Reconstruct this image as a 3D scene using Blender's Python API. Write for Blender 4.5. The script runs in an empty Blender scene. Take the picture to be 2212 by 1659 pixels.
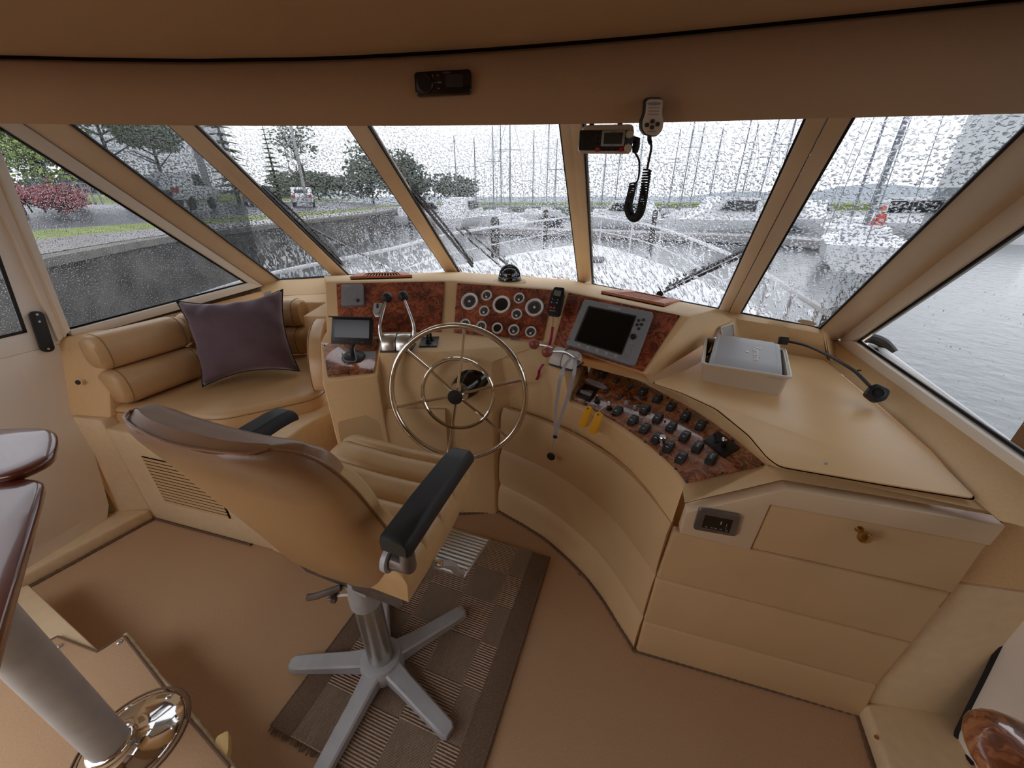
import bpy, bmesh, math, random
from mathutils import Vector as V, Matrix as M
random.seed(7)
sc = bpy.context.scene
COL = sc.collection
# ------------------------------------------------------------------ camera, sky, exposure
FPX, PITCH, EYE = 815.0, math.radians(26), V((0, 0, 1.55))
cd = bpy.data.cameras.new('camera'); cam = bpy.data.objects.new('camera', cd); COL.objects.link(cam)
cd.sensor_width = 36.0; cd.lens = FPX / 2212 * 36; cd.clip_start = .02; cd.clip_end = 2000
cam.location = EYE; cam.rotation_euler = (math.pi / 2 - PITCH, 0, 0)
sc.camera = cam
w = bpy.data.worlds.new('overcast_sky'); sc.world = w; w.use_nodes = True
bg = w.node_tree.nodes['Background']; bg.inputs[0].default_value = (.86, .87, .92, 1); bg.inputs[1].default_value = 0.85
sc.view_settings.view_transform = 'Standard'; sc.view_settings.look = 'None'
sc.view_settings.gamma = 1; sc.view_settings.use_curve_mapping = False
sc.view_settings.exposure = 2.12
cy = sc.cycles
cy.max_bounces = 10; cy.diffuse_bounces = 6; cy.transparent_max_bounces = 16; cy.transmission_bounces = 8
cy.caustics_refractive = True; cy.caustics_reflective = False; cy.sample_clamp_indirect = 4

# ------------------------------------------------------------------ measuring: bearing of a photo point, met with a real surface
CP, SP = math.cos(PITCH), math.sin(PITCH)
def ray(u, v):
    a = (u - 1106) / FPX; b = (829.5 - v) / FPX
    return V((a, CP + SP * b, -SP + CP * b))
def Z(u, v, z=0.0):
    d = ray(u, v); return EYE + d * ((z - EYE.z) / d.z)
def PN(u, v, p, n):
    d = ray(u, v); return EYE + d * ((V(p) - EYE).dot(n) / d.dot(n))
def TRI(u, v, a, b, c):
    return PN(u, v, a, (b - a).cross(c - a))
def DY(u, v, y):
    d = ray(u, v); return EYE + d * (y / d.y)
def frame(o, x, n):
    n = V(n).normalized(); x = V(x); x = (x - n * x.dot(n)).normalized(); y = n.cross(x)
    m = M((x, y, n)).transposed().to_4x4(); m.translation = V(o); return m
def loc(fr, u, v, h=0.0):
    """point of frame plane seen at u,v, in frame coords"""
    p = PN(u, v, fr.translation, fr.col[2].to_3d()); q = fr.inverted() @ p; q.z = h; return q

# ------------------------------------------------------------------ mesh builder
class G:
    def __init__(s): s.bm = bmesh.new()
    def vs(s, pts): return [s.bm.verts.new(V(p)) for p in pts]
    def poly(s, pts):
        return s.bm.faces.new(s.vs(pts))
    def prism(s, pts, vec):
        vec = V(vec); a = s.vs(pts); b = s.vs([V(p) + vec for p in pts]); n = len(a)
        s.bm.faces.new(a); s.bm.faces.new(b[::-1])
        for i in range(n): s.bm.faces.new((a[i], b[i], b[(i + 1) % n], a[(i + 1) % n]))
        return s
    def box(s, c, size, m=None):
        c = V(c); x, y, z = [k / 2 for k in size]
        pts = [c + V((i * x, j * y, k * z)) for k in (-1, 1) for i, j in ((-1, -1), (1, -1), (1, 1), (-1, 1))]
        if m: pts = [m @ p for p in pts]
        v = s.vs(pts)
        for f in ((3, 2, 1, 0), (4, 5, 6, 7), (0, 1, 5, 4), (1, 2, 6, 5), (2, 3, 7, 6), (3, 0, 4, 7)): s.bm.faces.new([v[i] for i in f])
        return s
    def loft(s, rings, ring=True, cap=True, loop=False):
        R = [s.vs(r) for r in rings]; n = len(R[0]); k = len(R)
        for i in range(k if loop else k - 1):
            A, B = R[i], R[(i + 1) % k]
            for j in range(n if ring else n - 1):
                q = (A[j], A[(j + 1) % n], B[(j + 1) % n], B[j])
                s.bm.faces.new(q)
        if cap and ring and not loop:
            s.bm.faces.new(R[0][::-1]); s.bm.faces.new(R[-1])
        return s
    def tube(s, pts, r, seg=8, closed=False):
        pts = [V(p) for p in pts]; n = len(pts); rr = r if isinstance(r, (list, tuple)) else [r] * n
        T = []
        for i in range(n):
            a = pts[(i - 1) % n] if (closed or i) else pts[i]; b = pts[(i + 1) % n] if (closed or i < n - 1) else pts[i]
            T.append((b - a).normalized())
        up = V((0, 0, 1)) if abs(T[0].z) < .9 else V((1, 0, 0))
        x = T[0].cross(up).normalized(); rings = []
        for i in range(n):
            x = (x - T[i] * x.dot(T[i])).normalized(); y = T[i].cross(x)
            rings.append([pts[i] + (x * math.cos(q) + y * math.sin(q)) * rr[i] for q in [2 * math.pi * j / seg for j in range(seg)]])
        return s.loft(rings, loop=closed)
    def lathe(s, prof, m=None, seg=24):
        m = m or M(); rings = []
        for r, z in prof:
            r = max(r, 1e-5)
            rings.append([m @ V((r * math.cos(q), r * math.sin(q), z)) for q in [2 * math.pi * j / seg for j in range(seg)]])
        return s.loft(rings)
    def ball(s, c, r, m=None, seg=16, sc=(1, 1, 1)):
        m2 = M.Translation(V(c)) @ M.Diagonal((*sc, 1)); m2 = (m @ m2) if m else m2
        k = seg // 2
        return s.lathe([(r * math.sin(math.pi * i / k), -r * math.cos(math.pi * i / k)) for i in range(k + 1)], m2, seg)
    def grid(s, f, nu, nv):
        P = [[s.bm.verts.new(V(f(i / nu, j / nv))) for j in range(nv + 1)] for i in range(nu + 1)]
        for i in range(nu):
            for j in range(nv): s.bm.faces.new((P[i][j], P[i + 1][j], P[i + 1][j + 1], P[i][j + 1]))
        return s
    def xf(s, m):
        bmesh.ops.transform(s.bm, matrix=m, verts=s.bm.verts); return s
    def mesh(s, name, mats, bev=0, bseg=2, smooth=True, ang=32, weld=1e-5, bang=25):
        bm = s.bm
        if weld: bmesh.ops.remove_doubles(bm, verts=bm.verts, dist=weld)
        bmesh.ops.recalc_face_normals(bm, faces=bm.faces)
        if bev:
            e = [e for e in bm.edges if len(e.link_faces) == 2 and e.calc_face_angle(0) > math.radians(bang)]
            bmesh.ops.bevel(bm, geom=e, offset=bev, segments=bseg, profile=.5, affect='EDGES', clamp_overlap=True)
        me = bpy.data.meshes.new(name); bm.to_mesh(me); bm.free()
        for m in (mats if isinstance(mats, (list, tuple)) else [mats]): me.materials.append(m)
        if smooth:
            me.polygons.foreach_set('use_smooth', [True] * len(me.polygons)); me.set_sharp_from_angle(angle=math.radians(ang))
        return me
def link(name, me, parent=None, mw=None, world=True):
    o = bpy.data.objects.new(name, me); COL.objects.link(o)
    if parent:
        o.parent = parent
        if world: o.matrix_parent_inverse = parent.matrix_basis.inverted()
    if mw is not None: o.matrix_basis = mw
    return o
def add(g, name, mat, parent=None, mw=None, world=True, **k):
    return link(name, g.mesh(name, mat, **k), parent, mw, world)
def tag(o, label, cat, group=None):
    o['label'] = label; o['category'] = cat
    if group: o['group'] = group
    return o
def thing(name, label, cat, at=(0, 0, 0), group=None, mw=None):
    o = bpy.data.objects.new(name, None); COL.objects.link(o); o.empty_display_size = .05
    if mw is not None: o.matrix_basis = mw
    else: o.location = V(at); o.matrix_basis = M.Translation(V(at))
    return tag(o, label, cat, group)
def struct(o): o['kind'] = 'structure'; return o
def sroot(name, at=(0, 0, 0)):
    o = bpy.data.objects.new(name, None); COL.objects.link(o); o.matrix_basis = M.Translation(V(at)); o['kind'] = 'structure'; return o
def text(s, size, mw, mat, parent, name='lettering', al='CENTER', bold=0.0):
    c = bpy.data.curves.new('t', 'FONT'); c.body = s; c.size = size; c.align_x = al; c.align_y = 'CENTER'; c.extrude = size * .01; c.offset = bold; c.resolution_u = 2
    o = bpy.data.objects.new('t', c); COL.objects.link(o)
    bpy.context.view_layer.update()
    me = bpy.data.meshes.new_from_object(o.evaluated_get(bpy.context.evaluated_depsgraph_get()))
    bpy.data.objects.remove(o); bpy.data.curves.remove(c)
    me.materials.clear(); me.materials.append(mat)
    return link(name, me, parent, mw)
def rrect(w, h, r, k=4):
    out = []
    for cx, cy_, a in ((w / 2 - r, h / 2 - r, 0), (-w / 2 + r, h / 2 - r, 90), (-w / 2 + r, -h / 2 + r, 180), (w / 2 - r, -h / 2 + r, 270)):
        for i in range(k + 1):
            q = math.radians(a + 90 * i / k); out.append(V((cx + r * math.cos(q), cy_ + r * math.sin(q), 0)))
    return out
def rounded(pts, r, k=4):
    """round the corners of a 3-D polygon"""
    out = []; n = len(pts)
    for i in range(n):
        p = V(pts[i]); a = V(pts[i - 1]) - p; b = V(pts[(i + 1) % n]) - p
        d = min(r, a.length * .45, b.length * .45); A = p + a.normalized() * d; B = p + b.normalized() * d
        for j in range(k + 1):
            t = j / k; out.append(A * (1 - t) ** 2 + p * 2 * t * (1 - t) + B * t * t)
    return out
def resample(pts, n):
    pts = [V(p) for p in pts]; L = [0]
    for a, b in zip(pts, pts[1:]): L.append(L[-1] + (b - a).length)
    out = []
    for i in range(n):
        t = L[-1] * i / (n - 1); j = 0
        while j < len(L) - 2 and L[j + 1] < t: j += 1
        out.append(pts[j].lerp(pts[j + 1], (t - L[j]) / max(L[j + 1] - L[j], 1e-9)))
    return out
def smoothpath(pts, k=6):
    pts = [V(p) for p in pts]; out = []
    for i in range(len(pts) - 1):
        p0 = pts[max(i - 1, 0)]; p1 = pts[i]; p2 = pts[i + 1]; p3 = pts[min(i + 2, len(pts) - 1)]
        for j in range(k):
            t = j / k
            out.append(.5 * ((2 * p1) + (p2 - p0) * t + (2 * p0 - 5 * p1 + 4 * p2 - p3) * t * t + (3 * p1 - p0 - 3 * p2 + p3) * t ** 3))
    return out + [pts[-1]]
def Rz(a): return M.Rotation(a, 4, 'Z')
def T(x, y=0, z=0): return M.Translation(V((x, y, z))) if not isinstance(x, V) else M.Translation(x)

# ------------------------------------------------------------------ materials
def lin(h):
    h = h.lstrip('#'); o = []
    for i in (0, 2, 4):
        c = int(h[i:i + 2], 16) / 255; o.append(c / 12.92 if c <= .04045 else ((c + .055) / 1.055) ** 2.4)
    return (*o, 1)
def mat(name, col, rough=.5, metal=0, bump=0, bscale=300, var=0, vscale=8, coat=0, spec=.5, bdist=.002, sheen=0, col2=None):
    m = bpy.data.materials.new(name); m.use_nodes = True; nt = m.node_tree; b = nt.nodes['Principled BSDF']; N = nt.nodes.new; L = nt.links.new
    c = lin(col); b.inputs['Base Color'].default_value = c; b.inputs['Roughness'].default_value = rough; b.inputs['Metallic'].default_value = metal
    b.inputs['Coat Weight'].default_value = coat; b.inputs['Coat Roughness'].default_value = .08; b.inputs['Specular IOR Level'].default_value = spec
    if sheen: b.inputs['Sheen Weight'].default_value = sheen; b.inputs['Sheen Roughness'].default_value = .4
    if bump or var or col2:
        tc = N('ShaderNodeTexCoord')
    if bump:
        n = N('ShaderNodeTexNoise'); n.inputs['Scale'].default_value = bscale; n.inputs['Detail'].default_value = 3; L(tc.outputs['Object'], n.inputs['Vector'])
        k = N('ShaderNodeBump'); k.inputs['Strength'].default_value = bump; k.inputs['Distance'].default_value = bdist; L(n.outputs['Fac'], k.inputs['Height']); L(k.outputs[0], b.inputs['Normal'])
    if var or col2:
        n = N('ShaderNodeTexNoise'); n.inputs['Scale'].default_value = vscale; n.inputs['Detail'].default_value = 5; L(tc.outputs['Object'], n.inputs['Vector'])
        r = N('ShaderNodeValToRGB'); c2 = lin(col2) if col2 else c
        r.color_ramp.elements[0].position = .3; r.color_ramp.elements[1].position = .7
        r.color_ramp.elements[0].color = (*[k * (1 - var) for k in c[:3]], 1); r.color_ramp.elements[1].color = (*[min(1, k * (1 + var)) for k in c2[:3]], 1)
        L(n.outputs['Fac'], r.inputs[0]); L(r.outputs[0], b.inputs['Base Color'])
    return m
def burl(name, cols, coat=1.0, rough=.3):
    m = bpy.data.materials.new(name); m.use_nodes = True; nt = m.node_tree; b = nt.nodes['Principled BSDF']; N = nt.nodes.new; L = nt.links.new
    tc = N('ShaderNodeTexCoord'); a = N('ShaderNodeTexNoise'); a.inputs['Scale'].default_value = 11; a.inputs['Detail'].default_value = 3
    L(tc.outputs['Object'], a.inputs['Vector'])
    mx = N('ShaderNodeMix'); mx.data_type = 'RGBA'; mx.blend_type = 'LINEAR_LIGHT'; mx.inputs[0].default_value = .09
    L(tc.outputs['Object'], mx.inputs[6]); L(a.outputs['Color'], mx.inputs[7])
    c = N('ShaderNodeTexNoise'); c.inputs['Scale'].default_value = 15; c.inputs['Detail'].default_value = 3; c.inputs['Distortion'].default_value = 2.6; L(mx.outputs[2], c.inputs['Vector'])
    f = N('ShaderNodeMath'); f.operation = 'MULTIPLY'; f.inputs[1].default_value = 5; L(c.outputs['Fac'], f.inputs[0])
    g = N('ShaderNodeMath'); g.operation = 'PINGPONG'; g.inputs[1].default_value = 1.0; L(f.outputs[0], g.inputs[0])
    d = N('ShaderNodeTexNoise'); d.inputs['Scale'].default_value = 7; d.inputs['Detail'].default_value = 2; L(tc.outputs['Object'], d.inputs['Vector'])
    h = N('ShaderNodeMath'); h.operation = 'MULTIPLY_ADD'; h.inputs[1].default_value = .55; L(g.outputs[0], h.inputs[0])
    i = N('ShaderNodeMath'); i.operation = 'MULTIPLY_ADD'; i.inputs[1].default_value = 1.3; i.inputs[2].default_value = -.42; L(d.outputs['Fac'], i.inputs[0]); L(i.outputs[0], h.inputs[2])
    r = N('ShaderNodeValToRGB'); L(h.outputs[0], r.inputs[0]); e = r.color_ramp.elements
    e[0].position = .08; e[0].color = lin(cols[0]); e[1].position = .85; e[1].color = lin(cols[2]); q = e.new(.45); q.color = lin(cols[1])
    L(r.outputs[0], b.inputs['Base Color']); b.inputs['Roughness'].default_value = rough; b.inputs['Coat Weight'].default_value = coat; b.inputs['Coat Roughness'].default_value = .03
    return m
MT = dict(
    gel=mat('textured_tan_gelcoat', '#debb8a', .55, bump=.35, bscale=420, bdist=.0015, var=.05, vscale=180),
    cream=mat('cream_gelcoat', '#dfc8a2', .4, bump=.1, bscale=300, var=.04, vscale=30),
    lid=mat('smooth_tan_lid', '#e6c08c', .38, bump=.12, bscale=350, var=.04, vscale=5, bdist=.001),
    leather=mat('tan_leather', '#cba878', .36, bump=.22, bscale=260, var=.06, vscale=14, bdist=.0012),
    seatleather=mat('settee_leather', '#c4a074', .34, bump=.2, bscale=260, var=.05, vscale=14, bdist=.0012),
    panel=mat('cream_vinyl', '#ceae82', .45, bump=.12, bscale=400, var=.03, vscale=8, bdist=.001),
    fascia=mat('satin_cream_board', '#d6bf9e', .35, var=.02, vscale=8),
    brownleather=mat('worn_brown_leather', '#8a6443', .33, bump=.22, bscale=220, var=.12, vscale=9, bdist=.0012),
    seam=mat('seam_thread', '#8a6840', .7),
    liner=mat('padded_headliner', '#b89a7a', .75, bump=.2, bscale=500, var=.03, vscale=4),
    post=mat('tan_window_post', '#dcc7ab', .42, var=.03, vscale=10),
    whitealu=mat('cream_window_frame', '#e4d9c9', .35, var=.02, vscale=10),
    door=mat('door_panel', '#f2ebe2', .5, bump=.1, bscale=500, var=.02, vscale=6),
    rubber=mat('black_gasket', '#0c0c10', .6),
    carpet=mat('brown_carpet', '#bd9b78', .95, bump=.5, bscale=900, var=.07, vscale=220, bdist=.0015),
    binding=mat('dark_carpet_binding', '#6e5440', .9, bump=.8, bscale=500),
    burl=burl('red_burl_veneer', ('#35100a', '#7d3620', '#b0603c')),
    burl2=burl('brown_burl_veneer', ('#3a1a10', '#8a4e2e', '#b97a50'), rough=.25),
    mahog=mat('varnished_mahogany', '#5e2716', .3, coat=1, var=.25, vscale=6),
    cedar=mat('orange_cedar', '#b5683f', .5, var=.1, vscale=25),
    chrome=mat('polished_chrome', '#e4e2de', .07, metal=1),
    satin=mat('satin_aluminium', '#d2d0cb', .32, metal=1, var=.04, vscale=60),
    steel=mat('stainless_tube', '#d9d2c6', .1, metal=1),
    brass=mat('brass', '#b08a4c', .25, metal=1),
    greymetal=mat('grey_painted_metal', '#b6b9bd', .42, metal=.1, bump=.15, bscale=500, var=.08, vscale=18),
    greybracket=mat('scuffed_grey_metal', '#77706c', .35, metal=.6, var=.2, vscale=25),
    black=mat('black_plastic', '#101012', .4),
    softblack=mat('black_rubber', '#17181a', .55, bump=.15, bscale=500),
    gloss=mat('glossy_black', '#050506', .12, coat=.6),
    screen=mat('dark_screen', '#060607', .16, spec=.4),
    dgrey=mat('dark_grey_plastic', '#2b2d30', .42),
    grey=mat('grey_plastic', '#86888c', .45),
    lgrey=mat('light_grey_plastic', '#a4a5a8', .45),
    darkgap=mat('dark_recess', '#1c130c', 1.0, spec=0),
    white=mat('white_plastic', '#dedad2', .4),
    offwhite=mat('aged_white_plastic', '#c9bda9', .45),
    lcd=mat('lcd_glass', '#6f7568', .2),
    lcddark=mat('lcd_glass_dark', '#3c403a', .2),
    dial=mat('gauge_dial', '#3a3c40', .3, coat=.6),
    bezel=mat('silver_white_bezel', '#e6e3de', .25),
    redball=mat('faded_red_knob', '#8f4a3c', .35),
    red=mat('red_plastic', '#b3262b', .4),
    redled=mat('red_led', '#8c1018', .25),
    pink=mat('pink_strap', '#a3184c', .7),
    yellow=mat('yellow_foam', '#e6a800', .6, bump=.2, bscale=600),
    strap=mat('grey_lanyard', '#a9a6a8', .8),
    print=mat('white_print', '#c9c9c6', .6),
    velvet=mat('plum_velvet', '#5c4953', .85, bump=.25, bscale=300, var=.12, vscale=12, sheen=.5),
    piping=mat('dark_piping', '#1d1721', .8),
    rugb=mat('rug_border', '#806955', .97, bump=1, bscale=600, var=.25, vscale=220, bdist=.004),
    foam=mat('yellowed_foam', '#d8bb80', .9, bump=.6, bscale=150),
    nosing=mat('worn_cream_edge', '#cbb899', .7, bump=.5, bscale=200, var=.2, vscale=60),
    hull=mat('white_hull', '#e8e8ea', .3),
    navyhull=mat('dark_hull', '#2a3040', .3),
    rail=mat('white_rail', '#dadadc', .3),
    alu=mat('mast_aluminium', '#6f737b', .4, metal=.4),
    wood=mat('dock_piling', '#3b3733', .9, var=.3, vscale=5),
    leaf1=mat('leaf_bright', '#7d9a35', .7, var=.3, vscale=1.2, col2='#93a94a'),
    leaf2=mat('leaf_green_hazed', '#7d9560', .7, var=.3, vscale=1.2),  # green lightened, rain haze mixed into the leaf colour
    leafd=mat('leaf_dark_hazed', '#6f7a6c', .8, var=.3, vscale=1.0),  # paler than bare foliage: haze is put into this colour too
    conif=mat('conifer_needles', '#5f6f58', .8, var=.3, vscale=1.5),
    pinkb=mat('barberry_leaves', '#8a4a4e', .8, var=.4, vscale=2.5, col2='#a8646a'),
    bark=mat('bark', '#4a4038', .9),
    asphalt=mat('wet_asphalt', '#6d6d74', .35, var=.12, vscale=.6),
    grass=mat('grass', '#838f4e', .9, var=.25, vscale=2.0, bump=.4, bscale=20, bdist=.02),
    plank=mat('wet_planks', '#9c9798', .35, var=.1, vscale=2),
    concrete=mat('dark_seawall', '#56524e', .85, var=.6, vscale=1.1, bump=.6, bscale=6, bdist=.05),
    coping=mat('stone_coping', '#77726b', .7, var=.3, vscale=2.0),
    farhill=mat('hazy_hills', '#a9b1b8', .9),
    redpaint=mat('red_jacket', '#c2453a', .6),
    darkcloth=mat('dark_trousers', '#2a2d3a', .8),
    skin=mat('skin', '#b58a70', .6),
    tyre=mat('tyre', '#18181a', .8),
    carw=mat('white_car_paint', '#e2e3e6', .25),
    carb=mat('blue_grey_car_paint', '#5a6475', .25),
    carglass=mat('car_glass', '#1d2226', .08),
)
# carpet specks, browner tone towards chair top, rug weave, rain glass and water are set up with nodes below
def rug_material():
    m = bpy.data.materials.new('rug_checker_weave'); m.use_nodes = True; nt = m.node_tree; b = nt.nodes['Principled BSDF']; N = nt.nodes.new; L = nt.links.new
    tc = N('ShaderNodeTexCoord'); ck = N('ShaderNodeTexChecker'); ck.inputs['Scale'].default_value = 1 / .155; L(tc.outputs['Object'], ck.inputs['Vector'])
    ck.inputs[1].default_value = (1, 1, 1, 1); ck.inputs[2].default_value = (0, 0, 0, 1)
    wv = N('ShaderNodeTexWave'); wv.bands_direction = 'Y'; wv.inputs['Scale'].default_value = 36; wv.inputs['Distortion'].default_value = .8; wv.inputs['Detail'].default_value = 2; wv.inputs['Detail Scale'].default_value = 6; L(tc.outputs['Object'], wv.inputs['Vector'])
    w2 = N('ShaderNodeTexWave'); w2.bands_direction = 'X'; w2.inputs['Scale'].default_value = 80; w2.inputs['Distortion'].default_value = 1.5; L(tc.outputs['Object'], w2.inputs['Vector'])
    ns = N('ShaderNodeTexNoise'); ns.inputs['Scale'].default_value = 260; L(tc.outputs['Object'], ns.inputs['Vector'])
    mx = N('ShaderNodeMix'); mx.data_type = 'FLOAT'; L(ck.outputs['Fac'], mx.inputs[0]); L(w2.outputs['Fac'], mx.inputs[2]); L(wv.outputs['Fac'], mx.inputs[3])
    ad = N('ShaderNodeMath'); ad.operation = 'MULTIPLY_ADD'; ad.inputs[1].default_value = .5; L(ns.outputs['Fac'], ad.inputs[0]); L(mx.outputs[0], ad.inputs[2])
    r = N('ShaderNodeValToRGB'); r.color_ramp.elements[0].position = .3; r.color_ramp.elements[0].color = lin('#745c4a'); r.color_ramp.elements[1].position = 1.0; r.color_ramp.elements[1].color = lin('#d2baa0'); L(ad.outputs[0], r.inputs[0])
    L(r.outputs[0], b.inputs['Base Color']); b.inputs['Roughness'].default_value = .97
    bp = N('ShaderNodeBump'); bp.inputs['Strength'].default_value = .9; bp.inputs['Distance'].default_value = .006; L(ad.outputs[0], bp.inputs['Height']); L(bp.outputs[0], b.inputs['Normal'])
    return m
def rain_glass(name, scale, cover, run, ior=1.13, relief=.9):
    """wet outside face of a pane: clear film with drops and runs that bend the view"""
    m = bpy.data.materials.new(name); m.use_nodes = True; nt = m.node_tree; nt.nodes.clear(); N = nt.nodes.new; L = nt.links.new
    out = N('ShaderNodeOutputMaterial'); tc = N('ShaderNodeTexCoord')
    n1 = N('ShaderNodeTexNoise'); n1.inputs['Scale'].default_value = scale; n1.inputs['Detail'].default_value = 2; n1.inputs['Distortion'].default_value = .6; L(tc.outputs['Object'], n1.inputs['Vector'])
    mp = N('ShaderNodeMapping'); mp.inputs['Scale'].default_value = (scale * .55, scale * .16, 1); L(tc.outputs['Object'], mp.inputs[0])
    n2 = N('ShaderNodeTexNoise'); n2.inputs['Scale'].default_value = 1; n2.inputs['Detail'].default_value = 3; n2.inputs['Distortion'].default_value = 1.2; L(mp.outputs[0], n2.inputs['Vector'])
    sp = N('ShaderNodeSeparateXYZ'); L(tc.outputs['Object'], sp.inputs[0])
    big = N('ShaderNodeTexNoise'); big.inputs['Scale'].default_value = 3; L(tc.outputs['Object'], big.inputs['Vector'])
    hb = N('ShaderNodeMath'); hb.operation = 'MULTIPLY_ADD'; hb.inputs[1].default_value = .5; L(big.outputs['Fac'], hb.inputs[0]); L(sp.outputs['Y'], hb.inputs[2])
    g = N('ShaderNodeMapRange'); g.inputs['From Min'].default_value = .85; g.inputs['From Max'].default_value = .45; L(hb.outputs[0], g.inputs[0])
    gr = N('ShaderNodeMath'); gr.operation = 'MULTIPLY'; gr.inputs[1].default_value = run; L(g.outputs[0], gr.inputs[0])
    mx = N('ShaderNodeMix'); mx.data_type = 'FLOAT'; L(gr.outputs[0], mx.inputs[0]); L(n1.outputs['Fac'], mx.inputs[2]); L(n2.outputs['Fac'], mx.inputs[3])
    th = N('ShaderNodeMapRange'); th.inputs['From Min'].default_value = .62 - cover * .24; th.inputs['From Max'].default_value = .67 - cover * .24; L(mx.outputs[0], th.inputs[0])
    top = N('ShaderNodeMapRange'); top.inputs['From Min'].default_value = 1.75; top.inputs['From Max'].default_value = 1.05; top.inputs['To Min'].default_value = .25; top.inputs['To Max'].default_value = 1; L(hb.outputs[0], top.inputs[0])
    mk = N('ShaderNodeMath'); mk.operation = 'MULTIPLY'; L(th.outputs[0], mk.inputs[0]); L(top.outputs[0], mk.inputs[1])
    bp = N('ShaderNodeBump'); bp.inputs['Strength'].default_value = 1; bp.inputs['Distance'].default_value = relief / scale; L(mx.outputs[0], bp.inputs['Height'])
    tr = N('ShaderNodeBsdfTransparent'); tr.inputs[0].default_value = (.63, .64, .65, 1)
    rf = N('ShaderNodeBsdfRefraction'); rf.inputs['IOR'].default_value = ior; rf.inputs['Roughness'].default_value = .02; rf.inputs[0].default_value = (.63, .64, .66, 1); L(bp.outputs[0], rf.inputs['Normal'])
    a = N('ShaderNodeMixShader'); L(mk.outputs[0], a.inputs[0]); L(tr.outputs[0], a.inputs[1]); L(rf.outputs[0], a.inputs[2])
    L(a.outputs[0], out.inputs[0])
    return m
def clear_glass(name):
    m = bpy.data.materials.new(name); m.use_nodes = True; nt = m.node_tree; nt.nodes.clear(); N = nt.nodes.new; L = nt.links.new
    out = N('ShaderNodeOutputMaterial'); tr = N('ShaderNodeBsdfTransparent'); tr.inputs[0].default_value = (.63, .64, .64, 1); gl = N('ShaderNodeBsdfGlossy'); gl.inputs['Roughness'].default_value = .02
    fr = N('ShaderNodeFresnel'); fr.inputs[0].default_value = 1.25; a = N('ShaderNodeMixShader'); L(fr.outputs[0], a.inputs[0]); L(tr.outputs[0], a.inputs[1]); L(gl.outputs[0], a.inputs[2]); L(a.outputs[0], out.inputs[0])
    return m
def water_material():
    m = mat('harbour_water', '#5d6264', .12, spec=.6); nt = m.node_tree; N = nt.nodes.new; L = nt.links.new; b = nt.nodes['Principled BSDF']
    tc = N('ShaderNodeTexCoord'); n = N('ShaderNodeTexNoise'); n.inputs['Scale'].default_value = 3.2; n.inputs['Detail'].default_value = 6; L(tc.outputs['Object'], n.inputs['Vector'])
    k = N('ShaderNodeBump'); k.inputs['Strength'].default_value = .5; k.inputs['Distance'].default_value = .05; L(n.outputs['Fac'], k.inputs['Height']); L(k.outputs[0], b.inputs['Normal'])
    return m
MT['rug'] = rug_material(); MT['rain'] = rain_glass('rain_covered_glass', 105, .5, .9); MT['rainside'] = rain_glass('rain_speckled_glass', 190, .32, 0, 1.33, 2.2); MT['clear'] = clear_glass('window_glass'); MT['water'] = water_material()
MT['rainlight'] = rain_glass('few_drops_glass', 150, -.25, 0, 1.2)
# ================================================================== THE SETTING
# ---- floor
floor = struct(add(G().prism([(-2.6, -2.2, -.02), (1.7, -2.2, -.02), (1.7, 1.9, -.02), (-2.6, 1.9, -.02)], (0, 0, .02)), 'floor', MT['carpet']))
# ---- windshield corners
ZB = 1.03
Lb, P2b, P3b, P4b, P5b, Rb = [Z(u, v, ZB) for u, v in [(603, 604), (739, 595), (982, 590), (1268, 612), (1576, 672), (1772, 710)]]
_d = (P4b - P3b).normalized(); _nn = V((-_d.y, _d.x, 1.1)); _mid = (P3b + P4b) / 2
P3t = PN(779, 272, _mid, _nn); P4t = PN(1240, 268, _mid, _nn)
P2t = TRI(400, 272, P3b, P3t, P2b); P5t = TRI(1791, 255, P4b, P4t, P5b)
Lt = TRI(158, 270, P2b, P2t, Lb); Rt = TRI(2212, 281, P5b, P5t, Rb)
ZT = 2.0
def ext(b, t, z): return b + (t - b) * ((z - b.z) / (t.z - b.z))
line = [(Lb, Lt), (P2b, P2t), (P3b, P3t), (P4b, P4t), (P5b, P5t), (Rb, Rt)]
BOT = [ext(b, t, .97) for b, t in line]; TOP = [ext(b, t, ZT) for b, t in line]
def pane(parent, pts, frm, wet, thick=.006):
    """glass slab: outer (z>0 side of frame) face wet, the rest clear"""
    inv = frm.inverted(); q = [inv @ p for p in pts]
    for p in q: p.z = 0
    g = G(); a = g.vs(q); b = g.vs([p + V((0, 0, -thick)) for p in q]); n = len(a)
    g.bm.faces.new(a); f = g.bm.faces.new(b[::-1]); f.material_index = 1
    for i in range(n):
        f = g.bm.faces.new((a[i], b[i], b[(i + 1) % n], a[(i + 1) % n])); f.material_index = 1
    g.bm.normal_update()
    o = link('pane', g.mesh('pane', [wet, MT['clear']], smooth=False), parent)
    o.matrix_basis = frm
    return o
INN = []
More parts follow.
